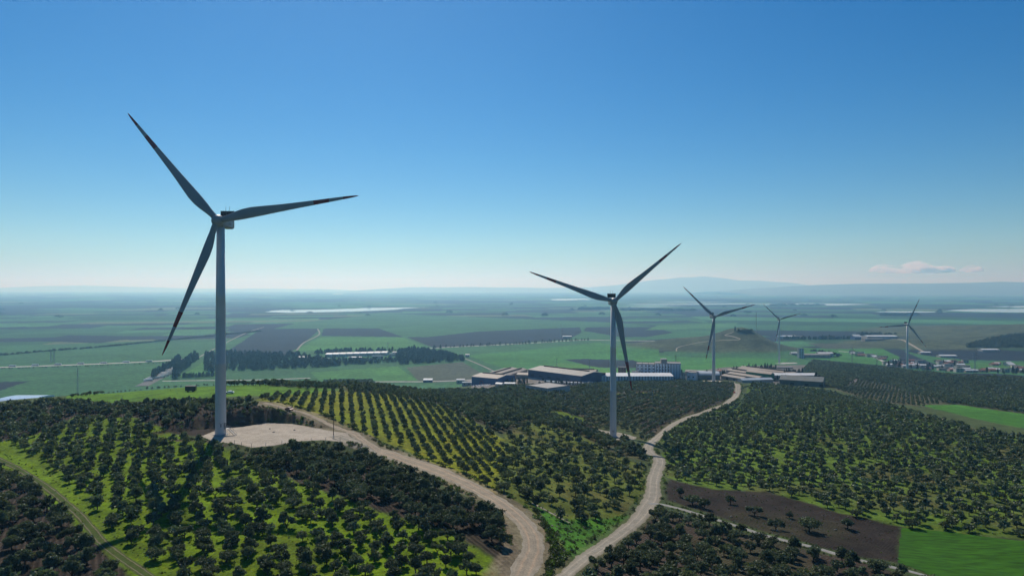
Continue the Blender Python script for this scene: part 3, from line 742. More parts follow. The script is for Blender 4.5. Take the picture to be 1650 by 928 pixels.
def trunk_mb(lobes, h0, r0, seed, n=7, lean=(0, 0)):
    g = random.Random(seed); b = MB()
    fork = Vector((lean[0] * 0.5, lean[1] * 0.5, h0))
    b.tube([(0, 0, -0.5), (0.03, 0.02, h0 * 0.3), (fork.x * 0.6, fork.y * 0.6, h0 * 0.65), fork], [r0 * 1.5, r0 * 1.05, r0 * 0.9, r0 * 0.85], n)
    for l in lobes:
        e = Vector(l[:3]); m = fork.lerp(e, 0.5) + Vector((g.uniform(-.2, .2), g.uniform(-.2, .2), 0.15))
        b.tube([fork - Vector((0, 0, 0.1)), m, e], [r0 * 0.55, r0 * 0.36, r0 * 0.12], max(4, n - 2))
        for q in range(2):
            e2 = e + Vector((g.uniform(-1, 1), g.uniform(-1, 1), g.uniform(0.1, 0.8))) * l[3] * 0.8
            b.tube([m, e2], [r0 * 0.22, r0 * 0.06], 4)
    return b
# the shapes of olive tree that can be told apart: (look, lobes, fork height, trunk radius)
KIND = [
 ('broad low', [(0,0,3.2,1.5),(1.5,.3,2.9,1.35),(-1.4,.6,2.9,1.4),(.3,-1.5,2.8,1.35),(-.5,1.5,3.0,1.3),(1.2,-1.1,3.3,1.1),(-1.2,-.9,3.3,1.15)], 1.2, .24),
 ('upright', [(0,0,4.4,1.25),(.7,.5,3.5,1.3),(-.8,.3,3.4,1.3),(.1,-.9,3.3,1.3),(.4,.2,5.1,.9),(-.4,-.5,4.3,1.1)], 1.3, .2),
 ('round headed', [(0,0,3.3,1.75),(.9,.2,2.9,1.3),(-.8,.7,2.9,1.3),(-.2,-1,2.9,1.3),(.3,.8,3.6,1.2)], 1.2, .2),
 ('forked open', [(1.5,.2,3.6,1.2),(-1.5,-.2,3.4,1.25),(1.9,.6,2.7,.95),(-1.9,.4,2.6,.95),(.4,1.2,3.4,.95),(-.5,-1.1,3.7,.95)], 1.0, .22),
 ('ragged tall', [(.5,.2,4.6,1.05),(-.8,.5,4.1,1.1),(.9,-.7,3.6,1.1),(-.3,-1.1,3.3,1.2),(1.3,.8,3.0,1.05),(-1.4,-.2,2.8,1.15)], 1.4, .22)]
OL = []
for i, (look, lobes, h0, r0) in enumerate(KIND):
    lobes = [(x * 1.12, y * 1.12, z - 0.75, r * 1.05) for (x, y, z, r) in lobes]; h0 *= 0.72
    lobes2 = [(x, y, z, r * 0.62) for (x, y, z, r) in lobes] + [(x + r * .6 * math.cos(k * 2.1 + i), y + r * .6 * math.sin(k * 2.1 + i), z + r * .33 * math.sin(k * 1.7), r * 0.48) for (x, y, z, r) in lobes for k in range(4)]
    V, F, T = crown(lobes2, 1500, 0.27, 100 + i)
    cm = mesh_np('crown', V, F, [M_OLIVE]); set_attr(cm, 'leaf', T)
    tm = trunk_mb(lobes, h0, r0, i).mesh('trunk', M_BARK, True)
    far = []
    for lod, (n, s) in enumerate(((380, 0.48), (150, 0.74), (60, 1.1))):
        Vc, Fc, Tc = crown(lobes2, n, s, 300 + 10 * lod + i)
        tb = trunk_mb(lobes[:4] if lod == 0 else [], h0 + (0.8 if lod else 0), r0, i, 4)
        Vt = np.array(tb.v) if lod < 2 else np.zeros((0, 3)); Ft = [f for f in tb.f if len(f) == 4] if lod < 2 else []
        Ft = np.array(Ft, int).reshape(-1, 4)
        far.append((np.concatenate([Vc, Vt]), np.concatenate([Fc, Ft + len(Vc)]), np.concatenate([Tc, np.ones((len(Vt), 3))]), np.concatenate([np.zeros(len(Fc), int), np.ones(len(Ft), int)])))
    OL.append((look, cm, tm, far))

# where they stand: rows inside the zones
def rows_in(P, sx, sy, ang, jit, keep=1.0, seed=0, inset=2.0):
    g = np.random.default_rng(seed); P = np.array(P); c = P.mean(0); Rm = np.hypot(*(P - c).T).max() + 10
    nx, ny = int(2 * Rm / sx) + 1, int(2 * Rm / sy) + 1
    U, Vv = np.meshgrid((np.arange(nx) - nx / 2) * sx, (np.arange(ny) - ny / 2) * sy)
    ca, sa = math.cos(R(ang)), math.sin(R(ang))
    u = U.ravel() + g.normal(0, jit, U.size); v = Vv.ravel() + g.normal(0, jit, U.size)
    x = c[0] + u * ca - v * sa; y = c[1] + u * sa + v * ca
    m = (x > P[:, 0].min()) & (x < P[:, 0].max()) & (y > P[:, 1].min()) & (y < P[:, 1].max()) & (g.random(len(x)) < keep)
    x, y = x[m], y[m]
    s = sdist(x, y, P) < -inset
    return np.stack([x[s], y[s]], 1)
def off_line(Q, L, w):
    L = np.array(L); d2 = np.full(len(Q), 1e9)
    for i in range(len(L) - 1):
        a, e = L[i], L[i + 1] - L[i]; t = np.clip(((Q - a) @ e) / (e @ e), 0, 1); d2 = np.minimum(d2, ((Q - a - t[:, None] * e) ** 2).sum(1))
    return d2 > w * w
#      zone            sx   sy  angle jit keep  scale(lo,hi) where it stands, in words
PLANT = [
 ('left_soil', 6.6, 6.2, 20, .9, .93, (.82, 1.1), 'on dark soil left of the farm track'),
 ('green_grove', 4.9, 4.6, 28, .75, .93, (.60, .82), 'on bright grass below the nearest turbine'),
 ('back_soil', 4.8, 4.8, 10, .8, .97, (.66, .92), 'on dark soil at the hilltop left edge'),
 ('dark_soil', 4.7, 4.5, 35, .8, .96, (.78, 1.04), 'on dark soil inside the dirt road bend'),
 ('rows',             4.5, 4.3, 14, .3, .93, (.46, .66), 'in straight rows beyond the dirt road'),
 ('mixed', 6.8, 6.0, 14, .8, .84, (.60, .88), 'on yellowish slope between the two roads'),
 ('crest_wood', 4.6, 4.6, 30, .8, .97, (.66, .9), 'in the dense grove over the crest'),
 ('row_grove', 6.4, 4.2, -28, .3, .95, (.54, .74), 'in rows behind the second turbine'),
 ('right_grove', 6.1, 5.4, 24, .75, .92, (.62, .86), 'on grass above the bare ploughed field'),
 ('low_grove', 5.4, 5.2, -30, .8, .88, (.68, .98), 'on brown soil below the paved lane'),
 ('right_wood', 5.4, 5.4, 5, 1.0, .97, (.72, 1.0), 'in the far dark grove on the right'),
  ('works_slope', 4.8, 4.6, -28, .7, .94, (.55, .8), 'on the slope below the works'),
 ('vines',            6.2, 4.0, 60, .3, .96, (.5, .62), 'in the fine rows on the right'),
]
PT = []                                             # x, y, scale, kind, zone
for zi, (zn, sx, sy, ang, jit, keep, (s0, s1), where) in enumerate(PLANT):
    Q = rows_in(ZW[zn], sx, sy, ang, jit, keep, 50 + zi, 1.2)
    if zn == 'right_wood': Q = Q[sdist(Q[:, 0], Q[:, 1], ZW['vines']) > 2]
    if zn in ('right_wood', 'right_grove', 'vines'): Q = Q[sdist(Q[:, 0], Q[:, 1], ZW['right_field']) > 3]
    if zn == 'right_grove': Q = Q[sdist(Q[:, 0], Q[:, 1], ZW['plough']) > 2]
    if zn == 'back_soil': Q = Q[sdist(Q[:, 0], Q[:, 1], ZW['meadow']) > 1.5]
    if zn == 'works_slope': Q = Q[(sdist(Q[:, 0], Q[:, 1], ZW['crest_wood']) > 1.5) & (sdist(Q[:, 0], Q[:, 1], ZW['row_grove']) > 1.5)]
    if zn in ('crest_wood', 'row_grove'): Q = Q[sdist(Q[:, 0], Q[:, 1], P2_) > 3]
    for T, r_ in ((T2, 6), (T3, 27)): Q = Q[np.hypot(Q[:, 0] - T[0], Q[:, 1] - T[1]) > r_]
    for L, wv_ in ((RW, 6.5), (LW, 4.6), (SW, 3.2), (TW_, 3.0)): Q = Q[off_line(Q, L, wv_)]
    if zn in ('row_grove', 'crest_wood', 'works_slope'):
        for (ox, oy, r_) in OPEN: Q = Q[np.hypot(Q[:, 0] - ox, (Q[:, 1] - oy) * .5) > r_ * .8]
    Q = Q[sdist(Q[:, 0], Q[:, 1], PAD_BACK) > (6.5 if zn == 'back_soil' else 2.5)]
    for q in Q: PT.append((q[0], q[1], rng.uniform(s0, s1), int(rng.integers(0, 5)) if zn not in ('rows', 'vines') else int(rng.choice([1, 2, 1])), zi))
# single trees the photograph shows by themselves, and lines of them
def single(px, py, s, k, zi): q = at(px, py); PT.append((q[0], q[1], s, k, zi))
for k in range(48):                                   # the tree line along the far edge of the meadow
    t = k / 47; px = 118 + t * 330 + rng.uniform(-3, 3)
    py = np.interp(px, [110, 180, 260, 330, 450], [640, 632, 624.5, 620.5, 620.5])
    PT.append((*at(px, py + 1.0)[:2], rng.uniform(.55, 1.0) * (0.6 if px < 230 else 1), int(rng.integers(0, 5)), 13))
PLANT.append(('line', 0, 0, 0, 0, 0, (0, 0), 'in the line along the far edge of the bright meadow'))
for (zn, n, seed) in (('crest', 700, 5),):             # the dense wood on the fold behind the meadow
    P = np.array(poly_at([(400,621),(470,620.5),(560,622),(640,624),(720,634),(800,640),(830,640),(700,640),(600,629),(500,627)]))
    Q = rows_in(P, 4.8, 4.8, 12, .8, .97, 77, 0.5)
    Q = Q[sdist(Q[:, 0], Q[:, 1], ZW['crest_wood']) > 2]
    for q in Q: PT.append((q[0], q[1], rng.uniform(.68, .95), int(rng.integers(0, 5)), 6))
LONE = [(1216,830,.95,3,'forked olive tree at the left of the bare ploughed field'),(1272,834,.6,2,'small thin tree alone in the middle of the ploughed field'),
 (1304,856,1.3,0,'largest broad olive tree standing alone on the ploughed field beside the paved lane'),(1366,851,.95,2,'round olive tree standing alone towards the right of the ploughed field'),
 (1380,832,.75,0,'low dark bush at the upper edge of the ploughed field'),(1470,850,.85,0,'low dark bush at the upper left corner of the green wheat field'),
 (1116,813,1.05,0,'broad olive tree on the ploughed field nearest the lane junction'),(1135,819,.95,2,'round olive tree just right of the broad one by the lane junction'),(1177,812,.8,4,'ragged olive tree alone on the left part of the ploughed field'),(1096,800,.7,1,'small upright olive tree at the left tip of the ploughed field'),(1250,852,.9,3,'forked olive tree between the paved lane and the largest field tree')]
PT = np.array(PT)
# hidden repeats: outside the frame
pz = H(PT[:, 0], PT[:, 1])
pxx = 825 + FPX * PT[:, 0] / PT[:, 1]; pyy = 464 + FPX * (CAM_Z - pz) / PT[:, 1]
keep = (pxx > -160) & (pxx < 1810) & (pyy < 1000)
PT, pz, pxx, pyy = PT[keep], pz[keep], pxx[keep], pyy[keep]
dist = np.sqrt(PT[:, 0] ** 2 + PT[:, 1] ** 2 + (CAM_Z - pz) ** 2)
inframe = (pxx > 6) & (pxx < 1644) & (pyy < 938) & (pyy > 500)
order = np.argsort(np.where(inframe, -PT[:, 2] / dist, 1.0))
near_set = set(order[:294].tolist())
def olive(i_kind, x, y, z, s, rz, label, group):
    look, cm, tm, far = OL[i_kind]
    r = empty('olive_tree', (x, y, z), rz); r.scale = (s, s, s * (0.95 + 0.1 * random.random()))
    tag(r, label, 'tree', group)
    link('trunk', tm, r); link('crown', cm, r)
    return r
SIZE = ('small', 'large')
for i in sorted(near_set, key=lambda q: dist[q]):
    x, y, s, k, zi = PT[i]; k = int(k); zi = int(zi)
    mid = np.mean(PLANT[zi][6]) if zi < 13 else 0.9
    lab = f"{SIZE[int(s > mid)]} {OL[k][0]} olive tree {PLANT[zi][7]}"
    olive(k, x, y, pz[i] - 0.05, s, random.uniform(0, 6.28), lab, f"{SIZE[int(s > mid)]} {OL[k][0]} olive trees {PLANT[zi][7]}")
for (px, py, s, k, lab) in LONE:
    q = at(px, py); olive(k, q[0], q[1], q[2] - 0.05, s, random.uniform(0, 6.28), lab, None)

# every other tree of the groves, as one object
VV, FF, TTn, MM = [], [], [], []; base = 0
g2 = np.random.default_rng(5)
for i in range(len(PT)):
    if i in near_set: continue
    x, y, s, k, zi = PT[i]
    lod = 0 if dist[i] < 300 else (1 if dist[i] < 520 else 2)
    V, F, T, M_ = OL[int(k)][3][lod]
    a = g2.uniform(0, 6.28); ca, sa = math.cos(a), math.sin(a)
    W_ = np.empty_like(V); W_[:, 0] = (V[:, 0] * ca - V[:, 1] * sa) * s + x; W_[:, 1] = (V[:, 0] * sa + V[:, 1] * ca) * s + y; W_[:, 2] = V[:, 2] * s * g2.uniform(.92, 1.1) + pz[i] - 0.05
    VV.append(W_); FF.append(F + base); base += len(V); MM.append(M_)
    tn = g2.uniform(0.66, 1.36); hue = g2.uniform(-0.1, 0.1)
    TTn.append(T * tn * np.array([1 + hue, 1, 1 - hue]))
me = mesh_np('olive_groves', np.concatenate(VV), np.concatenate(FF), [M_OLIVE, M_BARK], np.concatenate(MM)); set_attr(me, 'leaf', np.concatenate(TTn))
tag(link('olive_groves', me), 'olive groves covering the slopes behind and between the nearest trees', 'trees', kind='stuff')
print('TREES', len(PT), 'faces', len(me.polygons))

# scrub and weeds along the road edges, banks and in the grass
SB = []
def scrub_line(L, w0, w1, n, s0, s1, side=0):
    c, acc = dense(L, 1.0); tg = np.gradient(c, axis=0); tg /= np.linalg.norm(tg, axis=1)[:, None] + 1e-9; nm = np.stack([tg[:, 1], -tg[:, 0]], 1)
    for k in range(n):
        j = rng.integers(0, len(c)); sg = side if side else rng.choice([-1, 1])
        q = c[j] + nm[j] * sg * rng.uniform(w0, w1); SB.append((q[0], q[1], rng.uniform(s0, s1)))
scrub_line(RW[2:16], 5.2, 8.5, 420, .25, .7); scrub_line(LW, 3.4, 5.5, 420, .25, .75); scrub_line(SW, 2.0, 3.2, 150, .2, .45); scrub_line(TW_, 1.9, 4.0, 160, .12, .3)
for P, n, s0, s1 in (('rocky', 320, .3, .9), ('slope', 160, .15, .5), ('verge', 260, .1, .22), ('plough', 240, .1, .26), ('green_grove', 700, .12, .3), ('mixed', 300, .15, .4), ('right_grove', 500, .15, .35), ('meadow', 60, .1, .25)):
    A = np.array(ZW[P]); lo, hi = A.min(0), A.max(0); hi[1] = min(hi[1], 420)
    Q = rng.uniform(lo, hi, (n * 3, 2)); Q = Q[sdist(Q[:, 0], Q[:, 1], A) < 0][:n]
    for q in Q: SB.append((q[0], q[1], rng.uniform(s0, s1)))
bk = np.array(PAD_BACK)                                  # bushes on the cut bank
for k in range(300):
    j = rng.integers(0, len(bk)); a, b_ = bk[j], bk[(j + 1) % len(bk)]; q = a + (b_ - a) * rng.random()
    c = bk.mean(0); o_ = (q - c) / np.linalg.norm(q - c); q = q + o_ * rng.uniform(-0.3, 5.0)
    if q[1] > T1[1] - 12 or rng.random() < 0.5: SB.append((q[0], q[1], rng.uniform(.2, .7)))
SB = np.array(SB); sbz = H(SB[:, 0], SB[:, 1])
ok = off_line(SB[:, :2], RW, 4.4) & off_line(SB[:, :2], LW, 2.9) & off_line(SB[:, :2], SW, 1.5) & (sdist(SB[:, 0], SB[:, 1], PAD) > 0.4)
SB, sbz = SB[ok], sbz[ok]
BT = [crown([(0,0,.45,.8),(.5,.2,.35,.6),(-.4,.4,.3,.6),(0,-.5,.3,.55)], 70, .24, 900 + i, .8) for i in range(4)]
VV, FF, TTn = [], [], []; base = 0
for i in range(len(SB)):
    V, F, T = BT[i % 4]; x, y, s = SB[i]; a = g2.uniform(0, 6.28); s = s * 1.3
    W_ = np.stack([(V[:, 0] * math.cos(a) - V[:, 1] * math.sin(a)) * s + x, (V[:, 0] * math.sin(a) + V[:, 1] * math.cos(a)) * s + y, V[:, 2] * s + sbz[i]], 1)
    VV.append(W_); FF.append(F + base); base += len(V)
    green = g2.random(); c = np.array([1.0, 1.0, 1.0]) * g2.uniform(.6, 1.1) if green < .6 else np.array([1.5, 2.0, .6]) * g2.uniform(.7, 1.1)
    TTn.append(T * c)
me = mesh_np('scrub', np.concatenate(VV), np.concatenate(FF), [M_BUSH]); set_attr(me, 'leaf', np.concatenate(TTn))
tag(link('scrub', me), 'low scrub and weeds along road edges and banks', 'scrub', kind='stuff')
# ------------------------------------------------------------------ wind turbines
M_WHITE = mat('white_gelcoat', (0.24, 0.255, 0.26), 0.45, 0.06, 0.15, 0, 0.4)
M_RED = mat('red_gelcoat', (0.20, 0.016, 0.014), 0.5, 0.08, 0.5)
M_DARKMETAL = mat('dark_metal', (0.035, 0.035, 0.038), 0.6)
M_GALV = mat('galvanised_steel', (0.30, 0.31, 0.32), 0.5, 0.12, 2, 0.5)
M_BLACK = mat('black_lettering', (0.015, 0.015, 0.018), 0.6)
M_CONCRETE = mat('concrete', (0.32, 0.31, 0.29), 0.9, 0.15, 1.0)
def tower_mat():
    m = mat('painted_steel_tower', (0.55, 0.565, 0.565), 0.42, 0.05, 0.25, 0, 0.4)
    t = m.node_tree; N = t.nodes; L = t.links; p = N['Principled BSDF']; src = p.inputs['Base Color'].links[0].from_socket
    tc = N.new('ShaderNodeTexCoord'); mp = N.new('ShaderNodeMapping'); mp.inputs['Scale'].default_value = (2.5, 2.5, 0.05); L.new(tc.outputs['Object'], mp.inputs[0])
    n = N.new('ShaderNodeTexNoise'); n.inputs['Scale'].default_value = 1.0; n.inputs['Detail'].default_value = 6; L.new(mp.outputs[0], n.inputs['Vector'])
    mr = N.new('ShaderNodeMapRange'); mr.inputs['From Min'].default_value = 0.5; mr.inputs['From Max'].default_value = 0.8; mr.inputs['To Min'].default_value = 1.0; mr.inputs['To Max'].default_value = 0.8; L.new(n.outputs['Fac'], mr.inputs['Value'])
    s = N.new('ShaderNodeVectorMath'); s.operation = 'SCALE'; L.new(src, s.inputs[0]); L.new(mr.outputs[0], s.inputs['Scale']); L.new(s.outputs[0], p.inputs['Base Color']); return m
M_TOWER = tower_mat()
HUB, ROT = 84.0, 54.8

def blade_mesh():
    prof = [(0.022, 2.3, 1.0, 0.5), (0.05, 2.3, 1.0, 0.5), (0.09, 2.7, .75, .42), (0.14, 3.5, .45, .36), (0.19, 4.0, .32, .32), (0.25, 4.05, .27, .3), (0.32, 3.65, .24, .3), (0.42, 3.0, .22, .3),
            (0.52, 2.5, .2, .3), (0.62, 2.1, .19, .3), (0.68, 1.88, .18, .3), (0.79, 1.5, .17, .3), (0.89, 1.12, .16, .3), (0.95, .8, .15, .3), (0.985, .45, .15, .3), (1.0, .12, .15, .3)]
    n = 16; V = []; F = []; MI = []
    for (t, c, th, le) in prof:
        tw = R(16) * (1 - t) ** 2 + R(2)
        bend = -0.5 * t * t                         # prebend towards the wind
        for k in range(n):
            a = 2 * math.pi * k / n
            xc = math.cos(a); yc = math.sin(a)
            th_ = th * (1.0 if t < 0.06 else (0.65 + 0.35 * xc))
            x = c * (le - 0.5 + 0.5 * xc) if t > 0.06 else c * 0.5 * xc
            y = 0.5 * c * th_ * yc
            V.append((x * math.cos(tw) - y * math.sin(tw), x * math.sin(tw) + y * math.cos(tw) + bend, t * ROT))
    for i in range(len(prof) - 1):
        mid = (prof[i][0] + prof[i + 1][0]) / 2
        for k in range(n):
            F.append([i * n + k, i * n + (k + 1) % n, (i + 1) * n + (k + 1) % n, (i + 1) * n + k]); MI.append(1 if (0.68 < mid < 0.79 or mid > 0.89) else 0)
    F.append([(len(prof) - 1) * n + k for k in range(n)]); MI.append(1)
    F.append([k for k in range(n)][::-1]); MI.append(0)
    return mesh_np('blade', V, F, [M_WHITE, M_RED], MI, True)

def ring_tube(zs, rs, n, name, m, smooth=True):
    V = [(r * math.cos(2 * math.pi * k / n), r * math.sin(2 * math.pi * k / n), z) for z, r in zip(zs, rs) for k in range(n)]
    F = [[i * n + k, i * n + (k + 1) % n, (i + 1) * n + (k + 1) % n, (i + 1) * n + k] for i in range(len(zs) - 1) for k in range(n)]
    F.append([k for k in range(n)][::-1]); F.append([(len(zs) - 1) * n + k for k in range(n)])
    return mesh_np(name, V, F, [m], None, smooth)
def curved_text(txt, size, zc, az, rad, name='number'):
    cu = bpy.data.curves.new(name, 'FONT'); cu.body = txt; cu.size = size; cu.align_x = 'CENTER'; cu.align_y = 'CENTER'; cu.offset = 0.03
    to = bpy.data.objects.new(name, cu); COL.objects.link(to)
    dg = bpy.context.evaluated_depsgraph_get(); me = bpy.data.meshes.new_from_object(to.evaluated_get(dg))
    bpy.data.objects.remove(to)
    for v in me.vertices:
        a = az + v.co.x / rad
        v.co = (rad * math.sin(a), -rad * math.cos(a), zc + v.co.y)
    me.materials.append(M_BLACK); return me
def nacelle_mesh():
    # rounded body lofted along +Y behind the hub
    V = []; F = []; n = 20
    sec = [(-1.9, 1.55, 1.6, 0), (-1.2, 1.85, 1.95, 0), (1.0, 1.95, 2.1, 0), (8.6, 1.95, 2.1, 0), (9.6, 1.8, 1.9, 0), (10.0, 1.3, 1.4, 0)]
    for (y, hw, hh, z) in sec:
        for k in range(n):
            a = 2 * math.pi * (k + .5) / n; c, s = math.cos(a), math.sin(a)
            e = 0.38
            V.append((hw * math.copysign(abs(c) ** e, c), y, z + hh * math.copysign(abs(s) ** e, s)))
    for i in range(len(sec) - 1):
        for k in range(n): F.append([i * n + k, (i + 1) * n + k, (i + 1) * n + (k + 1) % n, i * n + (k + 1) % n])
    F.append([k for k in range(n)]); F.append([(len(sec) - 1) * n + k for k in range(n)][::-1])
    return mesh_np('nacelle', V, F, [M_WHITE], None, True)

def build_turbine():
    t = empty('wind_turbine')
    tw = link('tower', ring_tube([0, 0.3, 3, 27.9, 28.0, 28.15, 28.25, 54.9, 55, 55.15, 55.25, 81.9], [2.08, 2.08, 2.05, 1.92, 1.95, 1.95, 1.915, 1.74, 1.77, 1.77, 1.735, 1.5], 40, 'tower', M_TOWER), t)
    link('plinth', ring_tube([-1.5, 0.22, 0.26], [2.9, 2.85, 2.75], 40, 'plinth', M_CONCRETE, False), t)
    nc = link('nacelle', nacelle_mesh(), t, (0, 0, HUB))
    b = MB()                                      # the cooler standing on the back of the roof
    for k in range(6):
        x = -2.45 + k * 0.98; b.box(x - .1, x + .1, 6.6, 7.5, 2.0, 5.1)
    b.box(-2.6, 2.6, 6.8, 7.3, 4.8, 5.0); b.box(-2.6, 2.6, 6.8, 7.3, 2.5, 2.65)
    for k in range(5): b.box(-2.36 + k * .98, -1.56 + k * .98, 6.95, 7.2, 2.65, 4.8)
    b.build('cooler', M_DARKMETAL, nc)
    for x in (-.7, .75):
        b = MB(); b.tube([(x, 7.05, 5.0), (x, 7.05, 6.9)], [.06, .04], 6); b.tube([(x - .15, 7.05, 6.8), (x + .15, 7.05, 6.8)], .05, 5); b.build('weather_mast', M_DARKMETAL, nc)
    b = MB()                                      # faint dark marking on the flank
    for s in (-1, 1):
        for (y, l, h, z) in ((2.2, .35, .9, .3), (2.9, .35, .9, .3), (3.6, 1.4, .22, -.2), (2.2, 3.2, .16, -.7)): b.box(s * 1.99 - .012, s * 1.99 + .012, y, y + l, z, z + h)
    b.build('marking', M_BLACK, nc)
    # spinner
    n = 24; prof = [(-5.5, .02), (-5.4, .65), (-5.05, 1.25), (-4.5, 1.8), (-3.7, 2.2), (-2.8, 2.35), (-2.05, 2.2)]
    V = [(r * math.cos(2 * math.pi * k / n), y, r * math.sin(2 * math.pi * k / n)) for y, r in prof for k in range(n)]
    F = [[i * n + k, i * n + (k + 1) % n, (i + 1) * n + (k + 1) % n, (i + 1) * n + k] for i in range(len(prof) - 1) for k in range(n)]
    F.append([(len(prof) - 1) * n + k for k in range(n)])
    link('spinner', mesh_np('spinner', V, F, [M_WHITE], None, True), t, (0, 0, HUB), (R(-5), 0, 0))
    bm = blade_mesh()
    for k in range(3): link('blade', bm, t, (0, -3.39, HUB + .3))
    # door and steel stair at the foot, on the right hand side
    d = MB(); d.box(-.55, .55, -.06, .06, 0, 2.2); d.box(-.65, .65, -.03, .09, -.1, 0); link('door', d.mesh('door', M_GALV), tw, (2.06 * math.sin(R(75)), -2.06 * math.cos(R(75)), 2.6), (0, 0, R(75)))
    return t, tw

proto, _ptw = build_turbine()
def copy_tree(o, parent=None):
    c = o.copy(); COL.objects.link(c)
    if parent is not None: c.parent = parent
    for ch in o.children: copy_tree(ch, c)
    return c
SPEC = [(T1, -40.2, 1.0, 0.985, 2, 'tallest and nearest wind turbine, standing on the pale gravel pad at left'),
        (T2, -70.5, 1.0, 1.0, 0, 'second nearest wind turbine, white, rising from the olive groves beside the country lane'),
        (T3, -46.0, 1.0, 1.0, 4, 'mid distance wind turbine on a round pale pad in front of the low sheds'),
        (T4, -46.0, 0.836, 1.285, 0, 'small far wind turbine rising behind the sheds, in front of the bare hill'),
        (T5, 24.5, 1.02, 1.033, -6, 'far right wind turbine standing at the edge of the village')]
TURB = []
for i, (T, ang, rs, hs, yaw, lab) in enumerate(SPEC):
    t = proto if i == 0 else copy_tree(proto)
    t.location = tuple(T); t.scale = (rs, rs, rs); t.rotation_euler = (0, 0, R(yaw))
    tag(t, lab, 'wind turbine', 'wind turbines on the ridge')
    ks = [c for c in t.children if c.name.startswith('blade')]
    for k, bl in enumerate(ks):
        bl.rotation_euler = (Matrix.Rotation(R(-5), 3, 'X') @ Matrix.Rotation(R(ang + 120 * k), 3, 'Y')).to_euler()
    for c in t.children:                              # a taller or shorter tower carries the same machine
        if c.name.startswith('tower'): c.scale = (1, 1, hs)
        elif c.location.z > 50: c.location.z += HUB * (hs - 1)
    TURB.append(t)
tw1 = [c for c in TURB[0].children if c.name.startswith('tower')][0]; tw2 = [c for c in TURB[1].children if c.name.startswith('tower')][0]
link('number', curved_text('T1', 2.3, 4.0, R(40), 2.075), tw1)
link('number', curved_text('T2', 1.3, 3.6, R(-8), 2.07), tw2)
b = MB()                                         # stair of the nearest turbine
az = R(75); ux, uy = math.sin(az), -math.cos(az)
b.box(2.0, 3.6, -.8, .8, 2.45, 2.55)
for k in range(9): b.box(3.6 + k * .33, 3.95 + k * .33, -.6, .6, 2.3 - k * .27, 2.34 - k * .27)
for s in (-.62, .62):
    b.tube([(3.6, s, 2.45), (6.7, s, -.05)], .09, 5); b.tube([(3.6, s, 3.5), (6.7, s, 1.0)], .05, 5); b.tube([(2.1, s * 1.28, 3.5), (3.6, s, 3.5)], .05, 5); b.tube([(2.1, s * 1.28, 3.0), (3.6, s, 3.0)], .04, 5)
    for (x, z0, z1) in ((2.2, 2.5, 3.5), (3.6, 0, 3.5), (5.1, 1.2, 2.25), (6.7, -.1, 1.0)): b.tube([(x, s, z0), (x, s, z1)], .045, 5)
st = b.build('stair', M_GALV, TURB[0], (0, 0, 0), (0, 0, az - R(90)))
# ------------------------------------------------------------------ buildings
def wallmat(name, col, rib=True, rib_scale=1.6, amt=0.25, metal=0.0):
    m = mat(name, col, 0.6, 0.12, 0.15, metal)
    if rib:
        t = m.node_tree; N = t.nodes; L = t.links; p = N['Principled BSDF']; src = p.inputs['Base Color'].links[0].from_socket
        tc = N.new('ShaderNodeTexCoord'); wv = N.new('ShaderNodeTexWave'); wv.wave_type = 'BANDS'; wv.bands_direction = 'X'; wv.inputs['Scale'].default_value = rib_scale
        L.new(tc.outputs['Object'], wv.inputs['Vector'])
        mr = N.new('ShaderNodeMapRange'); mr.inputs['To Min'].default_value = 1 - amt; mr.inputs['To Max'].default_value = 1 + amt * .4; L.new(wv.outputs['Fac'], mr.inputs['Value'])
        s = N.new('ShaderNodeVectorMath'); s.operation = 'SCALE'; L.new(src, s.inputs[0]); L.new(mr.outputs[0], s.inputs['Scale']); L.new(s.outputs[0], p.inputs['Base Color'])
    return m
W_NAVY = wallmat('navy_cladding', (0.040, 0.062, 0.14), True, 0.32, 0.3); W_BLUE = wallmat('blue_cladding', (0.07, 0.115, 0.24), True, 0.4, 0.3)
W_WHITE = wallmat('white_panel', (0.72, 0.76, 0.80), True, 0.16, 0.35); W_GREY = wallmat('grey_panel', (0.52, 0.55, 0.57), True, 0.085, 0.6)
W_CREAM = wallmat('cream_render', (0.42, 0.37, 0.31), False); W_TAN = wallmat('tan_render', (0.30, 0.25, 0.21), False); W_GREEN = wallmat('green_cladding', (0.03, 0.20, 0.10), True, 0.5, .2)
W_DGREEN = wallmat('dull_green_cladding', (0.12, 0.14, 0.12), True, .3, .25); W_HOUSE = wallmat('house_render', (0.42, 0.40, 0.37), False); W_PINK = wallmat('pink_render', (0.38, 0.29, 0.26), False)
W_DARK = wallmat('dark_steel', (0.06, 0.065, 0.075), True, .4, .3); W_BRICK = wallmat('brick', (0.24, 0.15, 0.11), False)  # even dark steel tone for the mill frame and silo joints
R_GREY = wallmat('grey_sheet_roof', (0.24, 0.225, 0.20), True, 0.5, .15); R_TAN = wallmat('weathered_tan_roof', (0.23, 0.19, 0.155), True, .6, .2); R_WHITE = wallmat('white_sheet_roof', (0.58, 0.60, 0.61), True, .5, .12)
R_LBLUE = wallmat('pale_blue_sheet_roof', (0.34, 0.41, 0.47), True, .5, .12); R_DGREEN = wallmat('grey_green_roof', (0.115, 0.13, 0.12), True, .5, .15); R_TILE = wallmat('red_tile_roof', (0.26, 0.11, 0.07), False); R_FLAT = wallmat('flat_concrete_roof', (0.24, 0.225, 0.205), False)
M_GLASS = mat('dark_window_glass', (0.02, 0.025, 0.03), 0.15, 0, 1, 0, 0.6); M_PALEBAND = mat('pale_plinth', (0.45, 0.45, 0.44), 0.8)
M_SKYL = mat('dark_ridge_vent', (0.05, 0.045, 0.04), 0.8)

